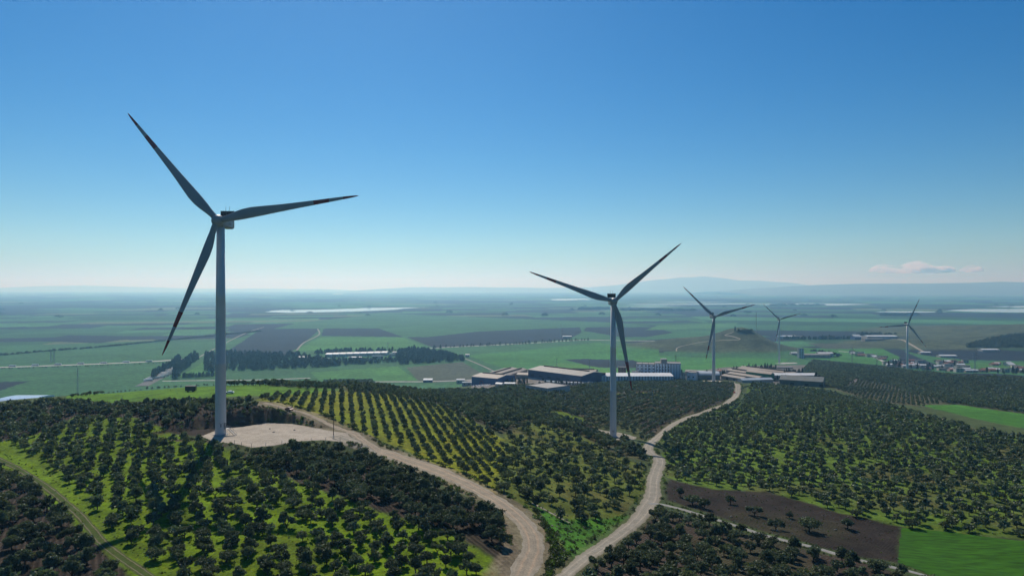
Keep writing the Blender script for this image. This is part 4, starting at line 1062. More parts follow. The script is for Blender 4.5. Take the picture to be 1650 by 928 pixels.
def gable_roof(L, W, h, rise, ov, b, mi=0):
    th = .25
    P = [(-ov, -ov, h), (L + ov, -ov, h), (L + ov, W / 2, h + rise), (-ov, W / 2, h + rise), (-ov, W + ov, h), (L + ov, W + ov, h)]
    T = [(x, y, z + th) for x, y, z in P]
    V = P + T
    F = [(6, 7, 8, 9), (9, 8, 11, 10), (0, 3, 2, 1), (3, 4, 5, 2), (0, 1, 7, 6), (5, 4, 10, 11), (0, 6, 9, 3), (3, 9, 10, 4), (1, 2, 8, 7), (2, 5, 11, 8)]
    b.raw(V, F, mi)
def building(name, label, A, B, W, h, wall, roof, kind='gable', rise=2.0, group=None, windows=0, floors=1, win=(1.6, 1.3), doors=0, cat='building', plinth=False, vents=0, seed=0, base=None, door_m=None, chimney=False):
    """A, B: ground points at the two ends of the long wall that faces the viewer; W: depth away from it"""
    A = np.array(A, float); B = np.array(B, float); L = float(np.hypot(B[0] - A[0], B[1] - A[1])); rz = math.atan2(B[1] - A[1], B[0] - A[0])
    z = min(A[2], B[2], Hs(*(A[:2] + np.array([-math.sin(rz), math.cos(rz)]) * W))) if base is None else base
    top = max(A[2], B[2]) - z
    t = empty(name, (A[0], A[1], z), rz); tag(t, label, cat, group)
    h = h + top * 0.6
    b = MB()
    b.box(0, L, 0, W, -1.5 if z < 8 else -5.0, h)
    if kind == 'gable':
        b.face([(0, 0, h), (0, W / 2, h + rise), (0, W, h)][::-1]); b.face([(L, 0, h), (L, W / 2, h + rise), (L, W, h)])
    b.build('wall', wall, t)
    r = MB()
    if kind == 'gable': gable_roof(L, W, h + .01, rise, .35, r)
    elif kind == 'shed':
        r.raw([(-.3, -.3, h + .02), (L + .3, -.3, h + .02), (L + .3, W + .3, h + rise), (-.3, W + .3, h + rise), (-.3, -.3, h + .27), (L + .3, -.3, h + .27), (L + .3, W + .3, h + rise + .25), (-.3, W + .3, h + rise + .25)],
              [(4, 5, 6, 7), (0, 3, 2, 1), (0, 1, 5, 4), (1, 2, 6, 5), (2, 3, 7, 6), (3, 0, 4, 7)])
    elif kind == 'vault':
        n = 10
        pts = [(W / 2 - W / 2 * math.cos(math.pi * k / n), h + rise * math.sin(math.pi * k / n)) for k in range(n + 1)]
        for k in range(n): r.face([(0, pts[k][0], pts[k][1] + .02), (L, pts[k][0], pts[k][1] + .02), (L, pts[k + 1][0], pts[k + 1][1] + .02), (0, pts[k + 1][0], pts[k + 1][1] + .02)])
        r.face([(0, p[0], p[1] + .02) for p in pts][::-1]); r.face([(L, p[0], p[1] + .02) for p in pts])
    else:
        r.box(-.2, L + .2, -.2, W + .2, h + .01, h + .35)
        for (x0, x1, y0, y1) in ((-.2, L + .2, -.2, .1), (-.2, L + .2, W - .1, W + .2), (-.2, .1, .1, W - .1), (L - .1, L + .2, .1, W - .1)): r.box(x0, x1, y0, y1, h + .35, h + .9)
    ro = r.build('roof', roof, t)
    if vents and kind == 'gable':
        v = MB(); v.box(L * .08, L * .92, W / 2 - 1.1, W / 2 + 1.1, h + rise + .05, h + rise + 1.3); v.build('ridge_vent', M_SKYL, ro)
    if chimney:
        v = MB(); v.box(L * .3, L * .3 + .6, W * .3, W * .3 + .6, h, h + rise + 1.2); v.build('chimney', W_BRICK, ro)
    if plinth:
        v = MB(); v.box(-.06, L + .06, -.08, -.005, -1.2, 2.4); v.build('plinth', M_PALEBAND, t)
    for f in range(floors):
        z0 = (h / floors) * f + (h / floors) * .42
        for k in range(windows):
            x = L * (k + .5) / windows
            v = MB(); v.box(x - win[0] / 2, x + win[0] / 2, -.05, .02, z0, z0 + win[1]); v.build('window', M_GLASS, t)
    for k in range(doors):
        x = L * (k + .5) / doors + L * .13 * (1 if doors > 1 else 0)
        v = MB(); v.box(x - 2.0, x + 2.0, -.09, .02, -.2, 4.2); v.build('door', door_m or M_DARKMETAL, t)
    return t

def q(px, py): return at(px, py)
# the works in the middle
A, B = PG(851, 612, 900), PG(937, 622, 832)
t = building('factory_hall', 'long navy clad factory hall with a grey sheet roof and pale plinth', A, B, 46, 11.5, W_NAVY, R_GREY, 'gable', 3.2, None, 6, 1, (6, 1.0), 3, 'factory', True, 1, base=min(A[2], B[2]))
A, B = PG(760, 621, 868), PG(801, 623, 846)
t = building('workshop', 'blue clad workshop with a round red arch on its front', A, B, 40, 9, W_BLUE, R_TAN, 'gable', 2.6, None, 0, 1, (2, 1), 0, 'factory', False, 1, base=A[2])
ar = MB(); ar.tube([(15.5 + 2.6 * math.cos(a), -.1, 4.2 + 3.6 * math.sin(a)) for a in np.linspace(0, 2 * math.pi, 22)], .28, 6, 0, False); ar.build('arch', M_RED, t)
for i, (a, bb, w, hh, lab) in enumerate((((800, 613, 905), (838, 601, 985), 24, 8, 'long tan roofed shed with a dark ridge vent running back from the blue workshop'), ((812, 616, 882), (850, 604, 960), 14, 7, 'narrow tan roofed shed beside the navy factory hall'), ((832, 611, 905), (851, 608, 900), 18, 6, 'low shed with a pale torn roof between blue workshop and navy hall'))):
    building('shed', lab, PG(*a), PG(*bb), w, hh, W_TAN, R_TAN, 'gable', 1.8, 'tan sheds of the works', 0, 1, (2, 1), 0, 'shed', False, 1 if i < 2 else 0, base=PG(*a)[2] - 1)
A, B = at(847, 629), at(882, 634)
building('flat_roofed_shed', 'low shed with a broad dusty flat roof and pale front before the navy hall', A, B, 30, 4.5, M_PALEBAND, R_FLAT, 'flat', 0, None, 5, 1, (4, 1.2), 0, 'shed', base=A[2] - .5)
building('storehouse', 'small bright white storehouse at the edge of the dark grove', PG(798, 628, 800), PG(808, 629, 796), 7, 3.4, W_HOUSE, R_WHITE, 'gable', 1.2, None, 1, 1, (1, 1), 0, 'shed')
building('carport', 'low white roofed carport among the trees below the blue workshop', PG(812, 628, 805), PG(829, 628, 803), 6, 2.8, M_PALEBAND, R_WHITE, 'shed', .6, None, 0, 1, (1, 1), 0, 'shed')
building('office', 'low tan office with brown roof right of the navy hall roof', PG(915, 601, 985), PG(958, 603, 975), 40, 7, W_TAN, R_TAN, 'gable', 2.6, None, 4, 1, (2, 1), 0, 'factory', vents=1, base=PG(915, 601, 985)[2])
A, B = PG(964, 614, 858), PG(1085, 613, 858)
building('panelled_hall', 'long low hall of pale grey panels with a white roof behind the second turbine', A, B, 34, 7.8, W_GREY, R_WHITE, 'gable', 2.2, None, 0, 1, (2, 1), 0, 'factory', vents=0, base=A[2])
A, B = PG(1056, 611, 898), PG(1097, 612, 892)
t = building('silo_block', 'tall block of ribbed white silos with dark joints', A, B, 22, 21, W_WHITE, R_FLAT, 'flat', 0, None, 0, 1, (2, 1), 0, 'silos', base=A[2])
sl = MB()
for k in range(9): sl.box(1.3 + k * 3.7, 2.0 + k * 3.7, -.22, -.02, 0, 21)
sl.build('joint', W_DARK, t)
for k in range(5):
    for f in range(3):
        v = MB(); v.box(1.9 + k * 3.7, 3.1 + k * 3.7, -.1, .02, 8 + f * 4.2, 9.2 + f * 4.2); v.build('window', M_GLASS, t)
A, B = PG(1025, 610, 905), PG(1056, 611, 899)
t = building('mill_tower', 'stepped white mill building with rows of dark windows and a dark steel frame', A, B, 20, 20, W_WHITE, R_FLAT, 'flat', 0, None, 5, 5, (2.2, 1.3), 0, 'factory', base=A[2])
fr = MB()
for x in (0, 8, 16, 24): fr.box(x - .2, x + .2, -.35, -.05, 0, 23.5)
for z_ in (20.9, 23.2): fr.box(0, 24, -.35, -.05, z_, z_ + .3)
fr.build('steel_frame', W_DARK, t)
building('mill_annex', 'low white annex with two dark windows at the foot of the mill', PG(1018, 608, 893), PG(1032, 608.6, 890), 9, 11, W_WHITE, R_FLAT, 'flat', 0, None, 2, 2, (1.8, 1.1), 0, 'factory')
building('office', 'four storey brown block left of the white mill', PG(996, 606, 935), PG(1009, 606, 933), 10, 15, W_BRICK, R_FLAT, 'flat', 0, None, 3, 4, (1.3, 1.2), 0, 'building')
t = empty('water_tank', (PG(1070, 588.5, 903)[0], 903, PG(1056, 611, 898)[2] + 21.4)); tag(t, 'small pale square tank on the roof of the ribbed silos', 'tank')
b = MB(); b.box(-3.8, 3.8, 0, 6, -.4, 5); b.build('tank_body', W_CREAM, t); b = MB(); b.box(-4.1, 4.1, -.2, 6.2, 5.01, 5.3); b.tube([(0, 3, 5.3), (0, 3, 6.6)], .15, 6); b.build('lid', M_PALEBAND, t)
building('gatehouse', 'cream building with an open orange side right of the ribbed silos', PG(1098, 610, 885), PG(1105, 610, 884), 8, 9, W_CREAM, R_FLAT, 'flat', 0, None, 2, 2, (1, 1.2), 0, 'building')
building('workshop', 'white workshop with one square window and a dark joint near the third turbine', PG(1106, 607, 890), PG(1121, 608, 884), 14, 9.5, W_WHITE, R_FLAT, 'flat', 0, None, 2, 1, (1.8, 1.6), 0, 'building')
building('storehouse', 'long cream storehouse with a yellowish end behind the white workshop', PG(1104, 596, 960), PG(1135, 597, 950), 16, 6, W_CREAM, R_FLAT, 'gable', 1.6, None, 3, 1, (1.6, 1.2), 0, 'building')
t = building('open_hangar', 'grey hangar with curved roof and deep blue opening behind the third turbine', PG(1125, 607, 892), PG(1160, 607, 888), 22, 6.5, W_DGREEN, R_LBLUE, 'vault', 4, None, 0, 1, (1, 1), 1, 'shed', door_m=W_NAVY)
building('storehouse', 'small cream house behind the blue hangar opening', PG(1156, 597, 950), PG(1162, 597, 948), 9, 7, W_CREAM, R_TILE, 'gable', 1.5, None, 2, 1, (1, 1.2), 0, 'building')
# the long low sheds
for i, (a, bb, w, hh, wl, rf, lab) in enumerate((
    ((1162, 605, 905), (1196, 610, 872), 12, 4.5, W_TAN, R_TAN, 'first long low tan shed beside the third turbine'),
    ((1172, 601, 935), (1222, 609, 885), 12, 4.5, W_TAN, R_TAN, 'second long low tan shed, its roof split by a dark gutter'),
    ((1170, 596, 975), (1240, 606, 905), 13, 5, W_TAN, R_TAN, 'third long low tan shed with a row of roof vents'),
    ((1188, 592, 1010), (1262, 602, 930), 13, 5, W_TAN, R_TAN, 'fourth long low tan shed, behind the green walled one'),
    ((1192, 589, 1050), (1278, 597, 970), 14, 5, W_TAN, R_TAN, 'longest low tan shed at the back of the row'),
    ((1192, 588, 1075), (1222, 590.5, 1050), 14, 5.5, W_HOUSE, R_WHITE, 'white roofed shed in front of the dark cypress row'),
    ((1202, 602, 918), (1242, 607, 888), 8, 9, W_GREEN, R_TAN, 'low shed with a bright green long wall'),
    ((1196, 613, 855), (1246, 611, 862), 12, 3.6, W_HOUSE, R_LBLUE, 'low shed with a pale blue sheet roof in front of the green wall'),
    ((1247, 604, 915), (1318, 604, 915), 20, 5, W_HOUSE, R_WHITE, 'long white roofed hall behind a dark hedge of cypresses'),
    ((1256, 617, 838), (1326, 622, 815), 34, 6.5, W_DGREEN, R_DGREEN, 'big dull green hall with a low wide roof beside the bare earth cutting'),
    ((1252, 589, 1170), (1278, 589, 1168), 9, 2.6, W_CREAM, R_FLAT, 'low cream slab roofed building at the foot of the fourth turbine'))):
    building('long_shed', lab, PG(*a), PG(*bb), w, hh, wl, rf, 'gable', 1.8 if i != 9 else 4.0, 'long low sheds right of the third turbine', 0, 1, (1, 1), 3 if i in (0, 5, 8, 9) else 0, 'shed', False, 1 if i in (2, 4) else 0, base=PG(*a)[2] - 1.0)
# scattered small buildings of the plain: (px, py, width m, depth, height, wall, roof, kind, label)
def small(name, lab, px, py, w, dp, h, wl, rf, kind='gable', rise=1.4, group=None, rz=0.0, win=2, floors=1, cat='house'):
    p = at(px, py) if name != 'greenhouse' else np.array([*plain_pt(px, py), 0.0]); c, s = math.cos(R(rz)), math.sin(R(rz))
    A = (p[0] - c * w / 2, p[1] - s * w / 2, p[2]); B = (p[0] + c * w / 2, p[1] + s * w / 2, p[2])
    return building(name, lab, A, B, dp, h, wl, rf, kind, rise, group, win, floors, (1.3, 1.3), 0, cat, base=p[2])
small('farm_shed', 'long pink roofed farm shed before a dark hedge, far right plain', 1316, 576.5, 66, 18, 7, W_PINK, R_FLAT, 'gable', 2, None, 0, 6, 1, 'shed')
small('farm_shed', 'white roofed shed behind the long pink roofed farm shed', 1331, 574.5, 36, 16, 8, W_HOUSE, R_WHITE, 'gable', 2, None, 0, 2, 1, 'shed')
small('silo_tower', 'grey square silo tower left of the pink roofed farm shed', 1291.5, 577, 11, 11, 22, W_GREY, R_FLAT, 'flat', 0, None, 0, 2, 4, 'silo')
small('farm_shed', 'low white shed at the foot of the grey silo tower', 1284, 572, 26, 12, 5, W_HOUSE, R_WHITE, 'gable', 1.5, None, 0, 2, 1, 'shed')
for (px, py, w, h, wl, rf, kd, lab) in ((1272, 545, 44, 7, W_HOUSE, R_WHITE, 'gable', 'white roofed works with a chimney beyond the bare hill, left of the hedge row'), (1287, 545, 36, 6, W_HOUSE, R_FLAT, 'flat', 'flat roofed pale block beyond the bare hill'), (1258, 546, 20, 8, W_GREY, R_LBLUE, 'gable', 'small grey barn beside the slope of the bare hill'),
    (1398, 547, 80, 9, W_BLUE, R_LBLUE, 'gable', 'blue grey warehouse left of the bright white warehouse on the plain'), (1422, 547, 95, 10, W_HOUSE, R_WHITE, 'gable', 'bright white roofed warehouse far off on the plain'), (1380, 546, 22, 12, W_HOUSE, R_WHITE, 'gable', 'small white factory with a stack left of the blue grey warehouse'), (1410, 549, 60, 5, W_TAN, R_FLAT, 'flat', 'long low tan store in front of the white warehouse'),
    (1529, 576, 40, 4, W_HOUSE, R_WHITE, 'gable', 'lone white shed on green field right of the last turbine'), (1492, 570.5, 26, 4, W_HOUSE, R_WHITE, 'gable', 'lone small pale shed on the dark field behind the last turbine'), (1597, 566, 44, 4, W_HOUSE, R_WHITE, 'gable', 'lone low white shed below the wooded hill at right'),
    (914, 545, 30, 6, W_HOUSE, R_WHITE, 'gable', 'white barn beside the highway far behind the navy hall'), (753, 575, 10, 5, W_HOUSE, R_WHITE, 'gable', 'tiny white hut at the right end of the pine wood'), (488, 579, 22, 5, W_HOUSE, R_WHITE, 'gable', 'white hut in front of the pine wood near the tall turbine'),
    (689, 616, 16, 4, W_BLUE, R_LBLUE, 'shed', 'small bright blue roofed shelter by the road behind the crest'), (742, 618, 14, 6, W_HOUSE, R_LBLUE, 'gable', 'small pale blue house left of the blue workshop'), (752, 622, 12, 4, W_HOUSE, R_WHITE, 'flat', 'low white annex left of the blue workshop')):
    small('warehouse' if w > 50 else 'farm_shed', lab, px, py, w, w * .35 + 4, h, wl, rf, kd, 1.8, None, 0, 2, 1, 'shed')
# the vaulted white halls in the pine wood
for i in range(9):
    px = 529 + i * 11.2; small('vaulted_hall', 'white vaulted hall in the row half hidden by the pine wood', px, 575.5 - .35 * i, 15.5, 34, 6, W_HOUSE, R_WHITE, 'vault', 3, 'vaulted halls in the pine wood', 0, 1, 1, 'hall')
for i, (px, py, w) in enumerate(((572, 579, 30), (608, 577, 26), (632, 573.5, 14), (638, 570.5, 18), (524, 581.5, 16))):
    small('farm_shed', ('long white front building before the vaulted halls', 'white flat building right of the long white front', 'tiny white block right of the vaulted halls', 'pale blue roofed hall right of the vaulted halls', 'white hut at left end of the vaulted halls')[i], px, py, w, 9, 5, W_HOUSE, R_WHITE if i != 3 else R_LBLUE, 'flat' if i in (1, 2) else 'gable', 1.2, None, 0, 3, 1, 'building')
# the village around the last turbine
VG = []
gv = random.Random(11)
for (x0, x1, y0, y1, n) in ((1428, 1478, 583, 594, 26), (1478, 1560, 583, 600, 44), (1560, 1652, 596, 601, 16), (1604, 1630, 586, 591, 8), (1628, 1652, 588, 597, 12), (1372, 1430, 570, 580, 16)):
    for k in range(n):
        px = gv.uniform(x0, x1); f = (px - x0) / (x1 - x0)
        py = gv.uniform(y0, y1) if x0 != 1372 else 570 + f * 9 + gv.uniform(-2, 2)
        if py > np.interp(px, [1420, 1480, 1540, 1652], [588, 597, 600, 603]): continue
        p = at(px, py)
        if any(np.hypot(p[0] - o_[0], p[1] - o_[1]) < 15 for o_ in VG) or np.hypot(p[0] - T5[0], p[1] - T5[1]) < 12: continue
        VG.append(p)
        st = gv.randrange(4); w = gv.uniform(9, 19)
        wl = (W_HOUSE, W_PINK, W_CREAM, W_HOUSE)[st]; rf = (R_WHITE, R_TILE, R_FLAT, R_FLAT)[st]
        where = 'left of the last turbine' if px < 1458 else ('right of the last turbine' if px < 1562 else 'at the right edge of the picture')
        if x0 == 1372: where = 'along the road running to the village'
        nm = ('white roofed house', 'pink walled house with red tiled roof', 'cream flat roofed house', 'pale two storey flat roofed house')[st]
        small('village_house', f'{nm} {where}', px, py, w, gv.uniform(8, 12), 3.4 if st != 3 else 6.4, wl, rf, 'gable' if st < 2 else 'flat', 1.8, f'{nm}s {where}', gv.uniform(-18, 18), 2, 1 if st != 3 else 2)
# blue white film greenhouses at the far left
M_FILM = mat('greenhouse_film', (0.42, 0.52, 0.66), 0.25, 0.15, 0.05, 0, .5)
for i in range(5):
    px = -8 + i * 11.5; small('greenhouse', 'blue white film greenhouse arch at the left edge, behind the crest', px, 651.5, 10.4, 60, 3.2, M_FILM, M_FILM, 'vault', 3.4, 'film greenhouses at the left edge', 0, 0, 1, 'greenhouse')
# ------------------------------------------------------------------ conifers, woods and hedges of the plain
def conifer(n, size, h, r, seed, taper=1.0):
    g = np.random.default_rng(seed)
    t = g.uniform(0.06, 1, n) ** .85; a = g.uniform(0, 6.28, n); rr_ = r * np.clip((1 - t) ** taper * 1.15, .04, 1) * np.clip(t * 7, .3, 1) * g.uniform(.4, 1.12, n) ** .5
    c = np.stack([rr_ * np.cos(a), rr_ * np.sin(a), t * h], 1)
    nr = np.stack([np.cos(a), np.sin(a), np.full(n, .4)], 1) + g.normal(size=(n, 3)) * .5; nr /= np.linalg.norm(nr, axis=1)[:, None]
    u = np.cross(nr, g.normal(size=(n, 3))); u /= np.linalg.norm(u, axis=1)[:, None]; v = np.cross(nr, u); s = size * g.uniform(.7, 1.3, n)[:, None]
    V = np.stack([c + u * s, c + v * s * .6, c - u * s, c - v * s * .6], 1).reshape(-1, 3)
    return V, np.arange(4 * n).reshape(n, 4), np.repeat(np.repeat(g.uniform(.7, 1.3, n)[:, None], 3, 1), 4, axis=0)
CV = [conifer(120, .95, 1, 1, s, tp) for s, tp in ((1, .5), (2, .8), (3, .35))]
def con_mesh(k, h, r):
    V, F, T = conifer(260, .07 * h * .9, h, r, 40 + k, (.55, .8, .4)[k]); m = mesh_np('crown', V, F, [M_CYP]); set_attr(m, 'leaf', T); return m
CM = [con_mesh(0, 11, 1.5), con_mesh(1, 13, 2.6), con_mesh(2, 9, 2.2)]
CT = MB(); CT.tube([(0, 0, -.6), (0, 0, 1.2), (0, 0, 8)], [.3, .25, .05], 6); CTm = CT.mesh('trunk', M_BARK)
def cypress(px, py, k, s, lab, grp, d=None):
    p = at(px, py) if d is None else PG(px, py, d)
    r = empty('cypress_tree', tuple(p), random.uniform(0, 6.28)); r.scale = (s, s, s * random.uniform(.85, 1.2)); tag(r, lab, 'tree', grp)
    link('trunk', CTm, r); link('crown', CM[k], r)
for k in range(18): cypress(1180 + k * 3.0 + random.uniform(-1, 1), np.interp(k, [0, 17], [588.5, 589]), 0, random.uniform(.6, 1), 'slim dark cypress in the row behind the white roofed shed', 'cypresses behind the white roofed shed', 1095)
for k in range(16): cypress(1226 + k * 1.6 + random.uniform(-1, 1), 592 + random.uniform(-1, 1), int(k % 3), random.uniform(.7, 1.15), 'broad dark conifer in the clump beside the fourth turbine', 'conifers beside the fourth turbine', 1040)
for k in range(18): cypress(1264 + k * 1.8, 597.5 + random.uniform(-1, .5), 1 + k % 2, random.uniform(.55, .95), 'dark conifer in the hedge between the long white hall and the cutting', 'conifers behind the long white hall', 985)
for k in range(22): cypress(1249 + k * 3.4, 610 + .1 * k + random.uniform(-.6, .6), (2, 1, 2, 0)[k % 4], random.uniform(.5, .8), 'dark conifer in the hedge before the long white hall', 'conifers before the long white hall', 880)
for k in range(9): cypress(1314 + k * .9, 609.5 + random.uniform(-1, 1), (1, 2)[k % 2], random.uniform(.8, 1.3), 'tall dark conifer at the right end of the long white hall', 'conifers at the end of the long white hall', 885)
for k in range(9): cypress(1157 + k * 1.4, 598 + random.uniform(-1, 1.5), 2, random.uniform(.6, 1.0), 'round dark conifer between third turbine and the long sheds', 'conifers by the long sheds', 960)
for k in range(26): cypress(868 + k * 3.0 + random.uniform(-1.5, 1.5), 625 + .28 * k * .4 + random.uniform(-1.5, 1.5), 2, random.uniform(.35, .75), 'small dark tree along the front of the navy factory hall', 'trees before the navy hall', 805)
for k in range(44): cypress(808 + random.uniform(0, 42), 622 + random.uniform(-6, 8), 2, random.uniform(.35, .6), 'small grey green tree in the plot between blue workshop and navy hall', 'trees in the plot of the works', 850 + random.uniform(-30, 30))
for k in range(11): cypress(np.interp(k, [0, 10], [1432, 1452]) + random.uniform(-2, 2), 592 - random.uniform(0, 5), k % 3, random.uniform(.8, 1.3), 'dark conifer among the houses left of the last turbine', 'conifers left of the last turbine')
for k in range(16): cypress(1462 + random.uniform(3, 90), 592 + random.uniform(-5, 5), k % 3, random.uniform(.6, 1.0), 'dark conifer among the houses right of the last turbine', 'conifers right of the last turbine')
for k in range(9): cypress(1590 + random.uniform(0, 60), 602 + random.uniform(-2, 1), k % 3, random.uniform(.7, 1.1), 'dark conifer at the village edge, far right', 'conifers at the far right')
for (px, py, s, k, lab) in ((1098, 590, .9, 2, 'dark bushy tree behind the right end of the silos'), (1124, 592, .8, 2, 'dark bushy tree behind the cream storehouse'), (1139, 594, .8, 2, 'low dark tree between storehouse and hangar'), (1094, 592, .6, 2, 'small dark tree right behind the silo block')): cypress(px, py, k, s, lab, None, 960)
cypress(1184.5, 534, 1, 1.1, 'tall tree at the left of the clump on the bare hilltop', None)

def mass(name, label, pts, m=M_CYP, lo=.8, hi=1.2, h=14, r=3.6, kind='stuff', cat='trees'):
    """pts: list of ground points carrying trees merged into one far-off wood"""
    VV, FF, TT_ = [], [], []; base = 0
    for i, p in enumerate(pts):
        V, F, T = CV[i % 3]; s = random.uniform(lo, hi); a = random.uniform(0, 6.28)
        W_ = np.stack([(V[:, 0] * math.cos(a) - V[:, 1] * math.sin(a)) * r * s + p[0], (V[:, 0] * math.sin(a) + V[:, 1] * math.cos(a)) * r * s + p[1], V[:, 2] * h * s * random.uniform(.8, 1.15) + p[2]], 1)
        VV.append(W_); FF.append(F + base); base += len(V); TT_.append(T * random.uniform(.8, 1.2))
    me = mesh_np(name, np.concatenate(VV), np.concatenate(FF), [m]); set_attr(me, 'leaf', np.concatenate(TT_))
    return tag(link(name, me), label, cat, None, kind)
for V_ in CV:   # unit trees are drawn with unit radius: keep their leaf sprays small in proportion
    c = V_[0].reshape(-1, 4, 3).mean(1, keepdims=True); V_[0][:] = (c + (V_[0].reshape(-1, 4, 3) - c) * np.array([.36, .36, .07])).reshape(-1, 3)
def fill(P, n, h0=0):
    P = np.array([plain_pt(*q_) for q_ in P]); lo, hi = P.min(0), P.max(0); out = []
    while len(out) < n:
        Q = rng.uniform(lo, hi, (n * 4, 2)); Q = Q[sdist(Q[:, 0], Q[:, 1], P) < 0]
        out += [(x, y, 0.0) for x, y in Q]
    return out[:n]
def along(P, n, w=3):
    P = [plain_pt(*q_) for q_ in P]; c, _ = dense(P, 4.0); idx = np.linspace(0, len(c) - 1, n).astype(int)
    return [(c[j][0] + random.uniform(-w, w), c[j][1] + random.uniform(-w, w), 0.0) for j in idx]
wood = fill([(330,572),(372,570),(470,572),(530,583),(640,580),(640,584),(520,592),(420,597),(330,600)], 900) + fill([(640,568),(665,563),(720,570),(745,578),(748,582),(700,585),(645,588),(640,580)], 460) + fill([(500,570),(560,566),(640,567),(636,569),(560,569),(510,572)], 110)
mass('pine_wood', 'dark blue green pine wood on the plain around the vaulted halls', wood, h=11, r=3.8)
mass('windbreak', 'dark windbreak of conifers left of the truck park road', along([(245,611),(258,602),(275,594),(290,583)], 60), h=16, r=3.4)
mass('windbreak', 'tall dark windbreak of conifers right of the truck park road', along([(284,610),(287,602),(300,591),(316,579)], 90, 6), h=18, r=3.8)
mass('hedgerow', 'row of small dark conifers before the pine wood, left of the tall turbine', along([(296,609),(320,608),(346,606)], 40), h=9, r=2.4)
mass('hedgerow', 'row of dark trees along the far highway', along([(700,561.5),(760,558.5),(830,555.5),(900,551),(945,549)], 46, 5), h=9, r=3.2)
mass('hedgerow', 'row of shrubs along the near highway at left', along([(0,594.5),(100,591.5),(200,588),(262,585)], 60, 3), h=2.2, r=1.6)
mass('hedgerow', 'dark line of trees crossing the left plain', along([(0,573),(80,566),(170,559),(260,550),(330,543),(420,534)], 190, 4), h=5, r=5)
mass('hedgerow', 'dark hedge row beyond the bare hill at right', along([(1265,547),(1300,547.5),(1322,547.5)], 34, 4), h=11, r=4)
mass('hedgerow', 'dark hedge row left of the far warehouses', along([(1322,547.5),(1350,547.5),(1376,547.5)], 44, 4), h=13, r=4)
mass('hedgerow', 'dark hedge around the pink roofed farm shed', along([(1306,569),(1320,569),(1338,572),(1352,575)], 60, 6) + along([(1296,577.5),(1320,578.2),(1352,577.5)], 50, 2), h=8, r=3.2)
mass('hedgerow', 'clump of trees behind the far white warehouse', along([(1385,541),(1412,540),(1440,541)], 40, 12), h=11, r=6)
top = [at(1180 + random.uniform(10, 32), 534 + random.uniform(-.3, 1.5)) for k in range(26)]
mass('hilltop_trees', 'dark clump of trees crowning the bare hill', top, h=6, r=4)
hw = []
for k in range(900):
    px = random.uniform(1558, 1700); py = random.uniform(np.interp(px, [1558, 1600, 1650, 1700], [556, 545, 538, 534]), 560)
    p = at(px, py)
    if p[2] > 4: hw.append(p)
if hw: mass('hill_wood', 'dark wood covering the rounded hill at the right edge', hw, h=7, r=4, m=M_OLIVE)
far = []
for k in range(46): far.append((*plain_pt(random.uniform(0, 1650), random.uniform(487, 512)), 0.0))
for (x0, x1, y) in ((1000, 1120, 500.5), (930, 990, 498), (1240, 1330, 492), (1420, 1480, 508)):
    for k in range(60): far.append((*plain_pt(random.uniform(x0, x1), y + random.uniform(-.7, .7)), 0.0))
mass('far_trees', 'scattered dark trees and copses far out on the plain', far, h=14, r=22)

# ------------------------------------------------------------------ vehicles
def car_mesh(L, W, Hh, kind):
    b = MB()
    if kind == 'truck':
        return b
    prof = [(-L/2, .35), (-L/2, .8), (-L/2 + .15, .92), (-L*.28, 1.0), (-L*.14, Hh), (L*.22, Hh), (L*.36, 1.0), (L/2 - .1, .9), (L/2, .6), (L/2, .35)]
    for s in (-1, 1):
        b.face([(x, s * W/2 * (.86 if z > 1.05 else 1), z) for x, z in (prof if s < 0 else prof[::-1])])
    for (x0, z0), (x1, z1) in zip(prof, prof[1:] + prof[:1]):
        a0 = W/2 * (.86 if z0 > 1.05 else 1); a1 = W/2 * (.86 if z1 > 1.05 else 1)
        b.face([(x0, -a0, z0), (x0, a0, z0), (x1, a1, z1), (x1, -a1, z1)])
    return b
M_TYRE = mat('tyre_rubber', (0.02, 0.02, 0.02), 0.9)
def wheels(b, xs, W, r):
    for x in xs:
        for s in (-1, 1): b.tube([(x, s * (W/2 - .22), r), (x, s * (W/2 + .01), r)], r, 12)
def paint(name, c): return mat(name, c, 0.35, 0, 1, 0.1, .5)
P_RED, P_WHITE, P_BLUE, P_DK, P_RUST = paint('red_paint', (.45,.03,.025)), paint('white_paint', (.72,.72,.7)), paint('blue_paint', (.04,.12,.38)), paint('dark_paint', (.03,.035,.04)), paint('faded_red_paint', (.17,.06,.045))
def car(name, lab, p, rz, pm, grp=None, L=4.3):
    t = empty(name, tuple(p), rz); tag(t, lab, 'car', grp)
    car_mesh(L, 1.75, 1.48, 'car').build('body', pm, t)
    g = MB()
    g.box(-L*.13, L*.21, -.765, -.745, 1.05, 1.38); g.box(-L*.13, L*.21, .745, .765, 1.05, 1.38)
    g.face([(-L*.275, -.7, 1.03), (-L*.275, .7, 1.03), (-L*.15, .66, 1.42), (-L*.15, -.66, 1.42)][::-1]); g.face([(L*.352, -.7, 1.03), (L*.352, .7, 1.03), (L*.235, .66, 1.42), (L*.235, -.66, 1.42)])
    for v_ in range(len(g.v)):
        x_, y_, z_ = g.v[v_]; g.v[v_] = (x_ + (0.02 if x_ > L*.22 else (-.02 if x_ < -L*.14 else 0)), y_, z_ + .01)
    g.build('windows', M_GLASS, t)
    for x in (-L*.31, L*.31):
        for s in (-1, 1):
            wb = MB(); wb.tube([(x, s * .66, .33), (x, s * .89, .33)], .33, 12); wb.build('wheel', M_TYRE, t)
    return t
car('car', 'small red car driving on the pale lane near the third turbine', at(1183.5, 633) + np.array([0, 0, .1]), R(70), P_RED)
car('car', 'white car parked behind the tall turbine by the meadow', at(370, 634), R(15), P_WHITE)
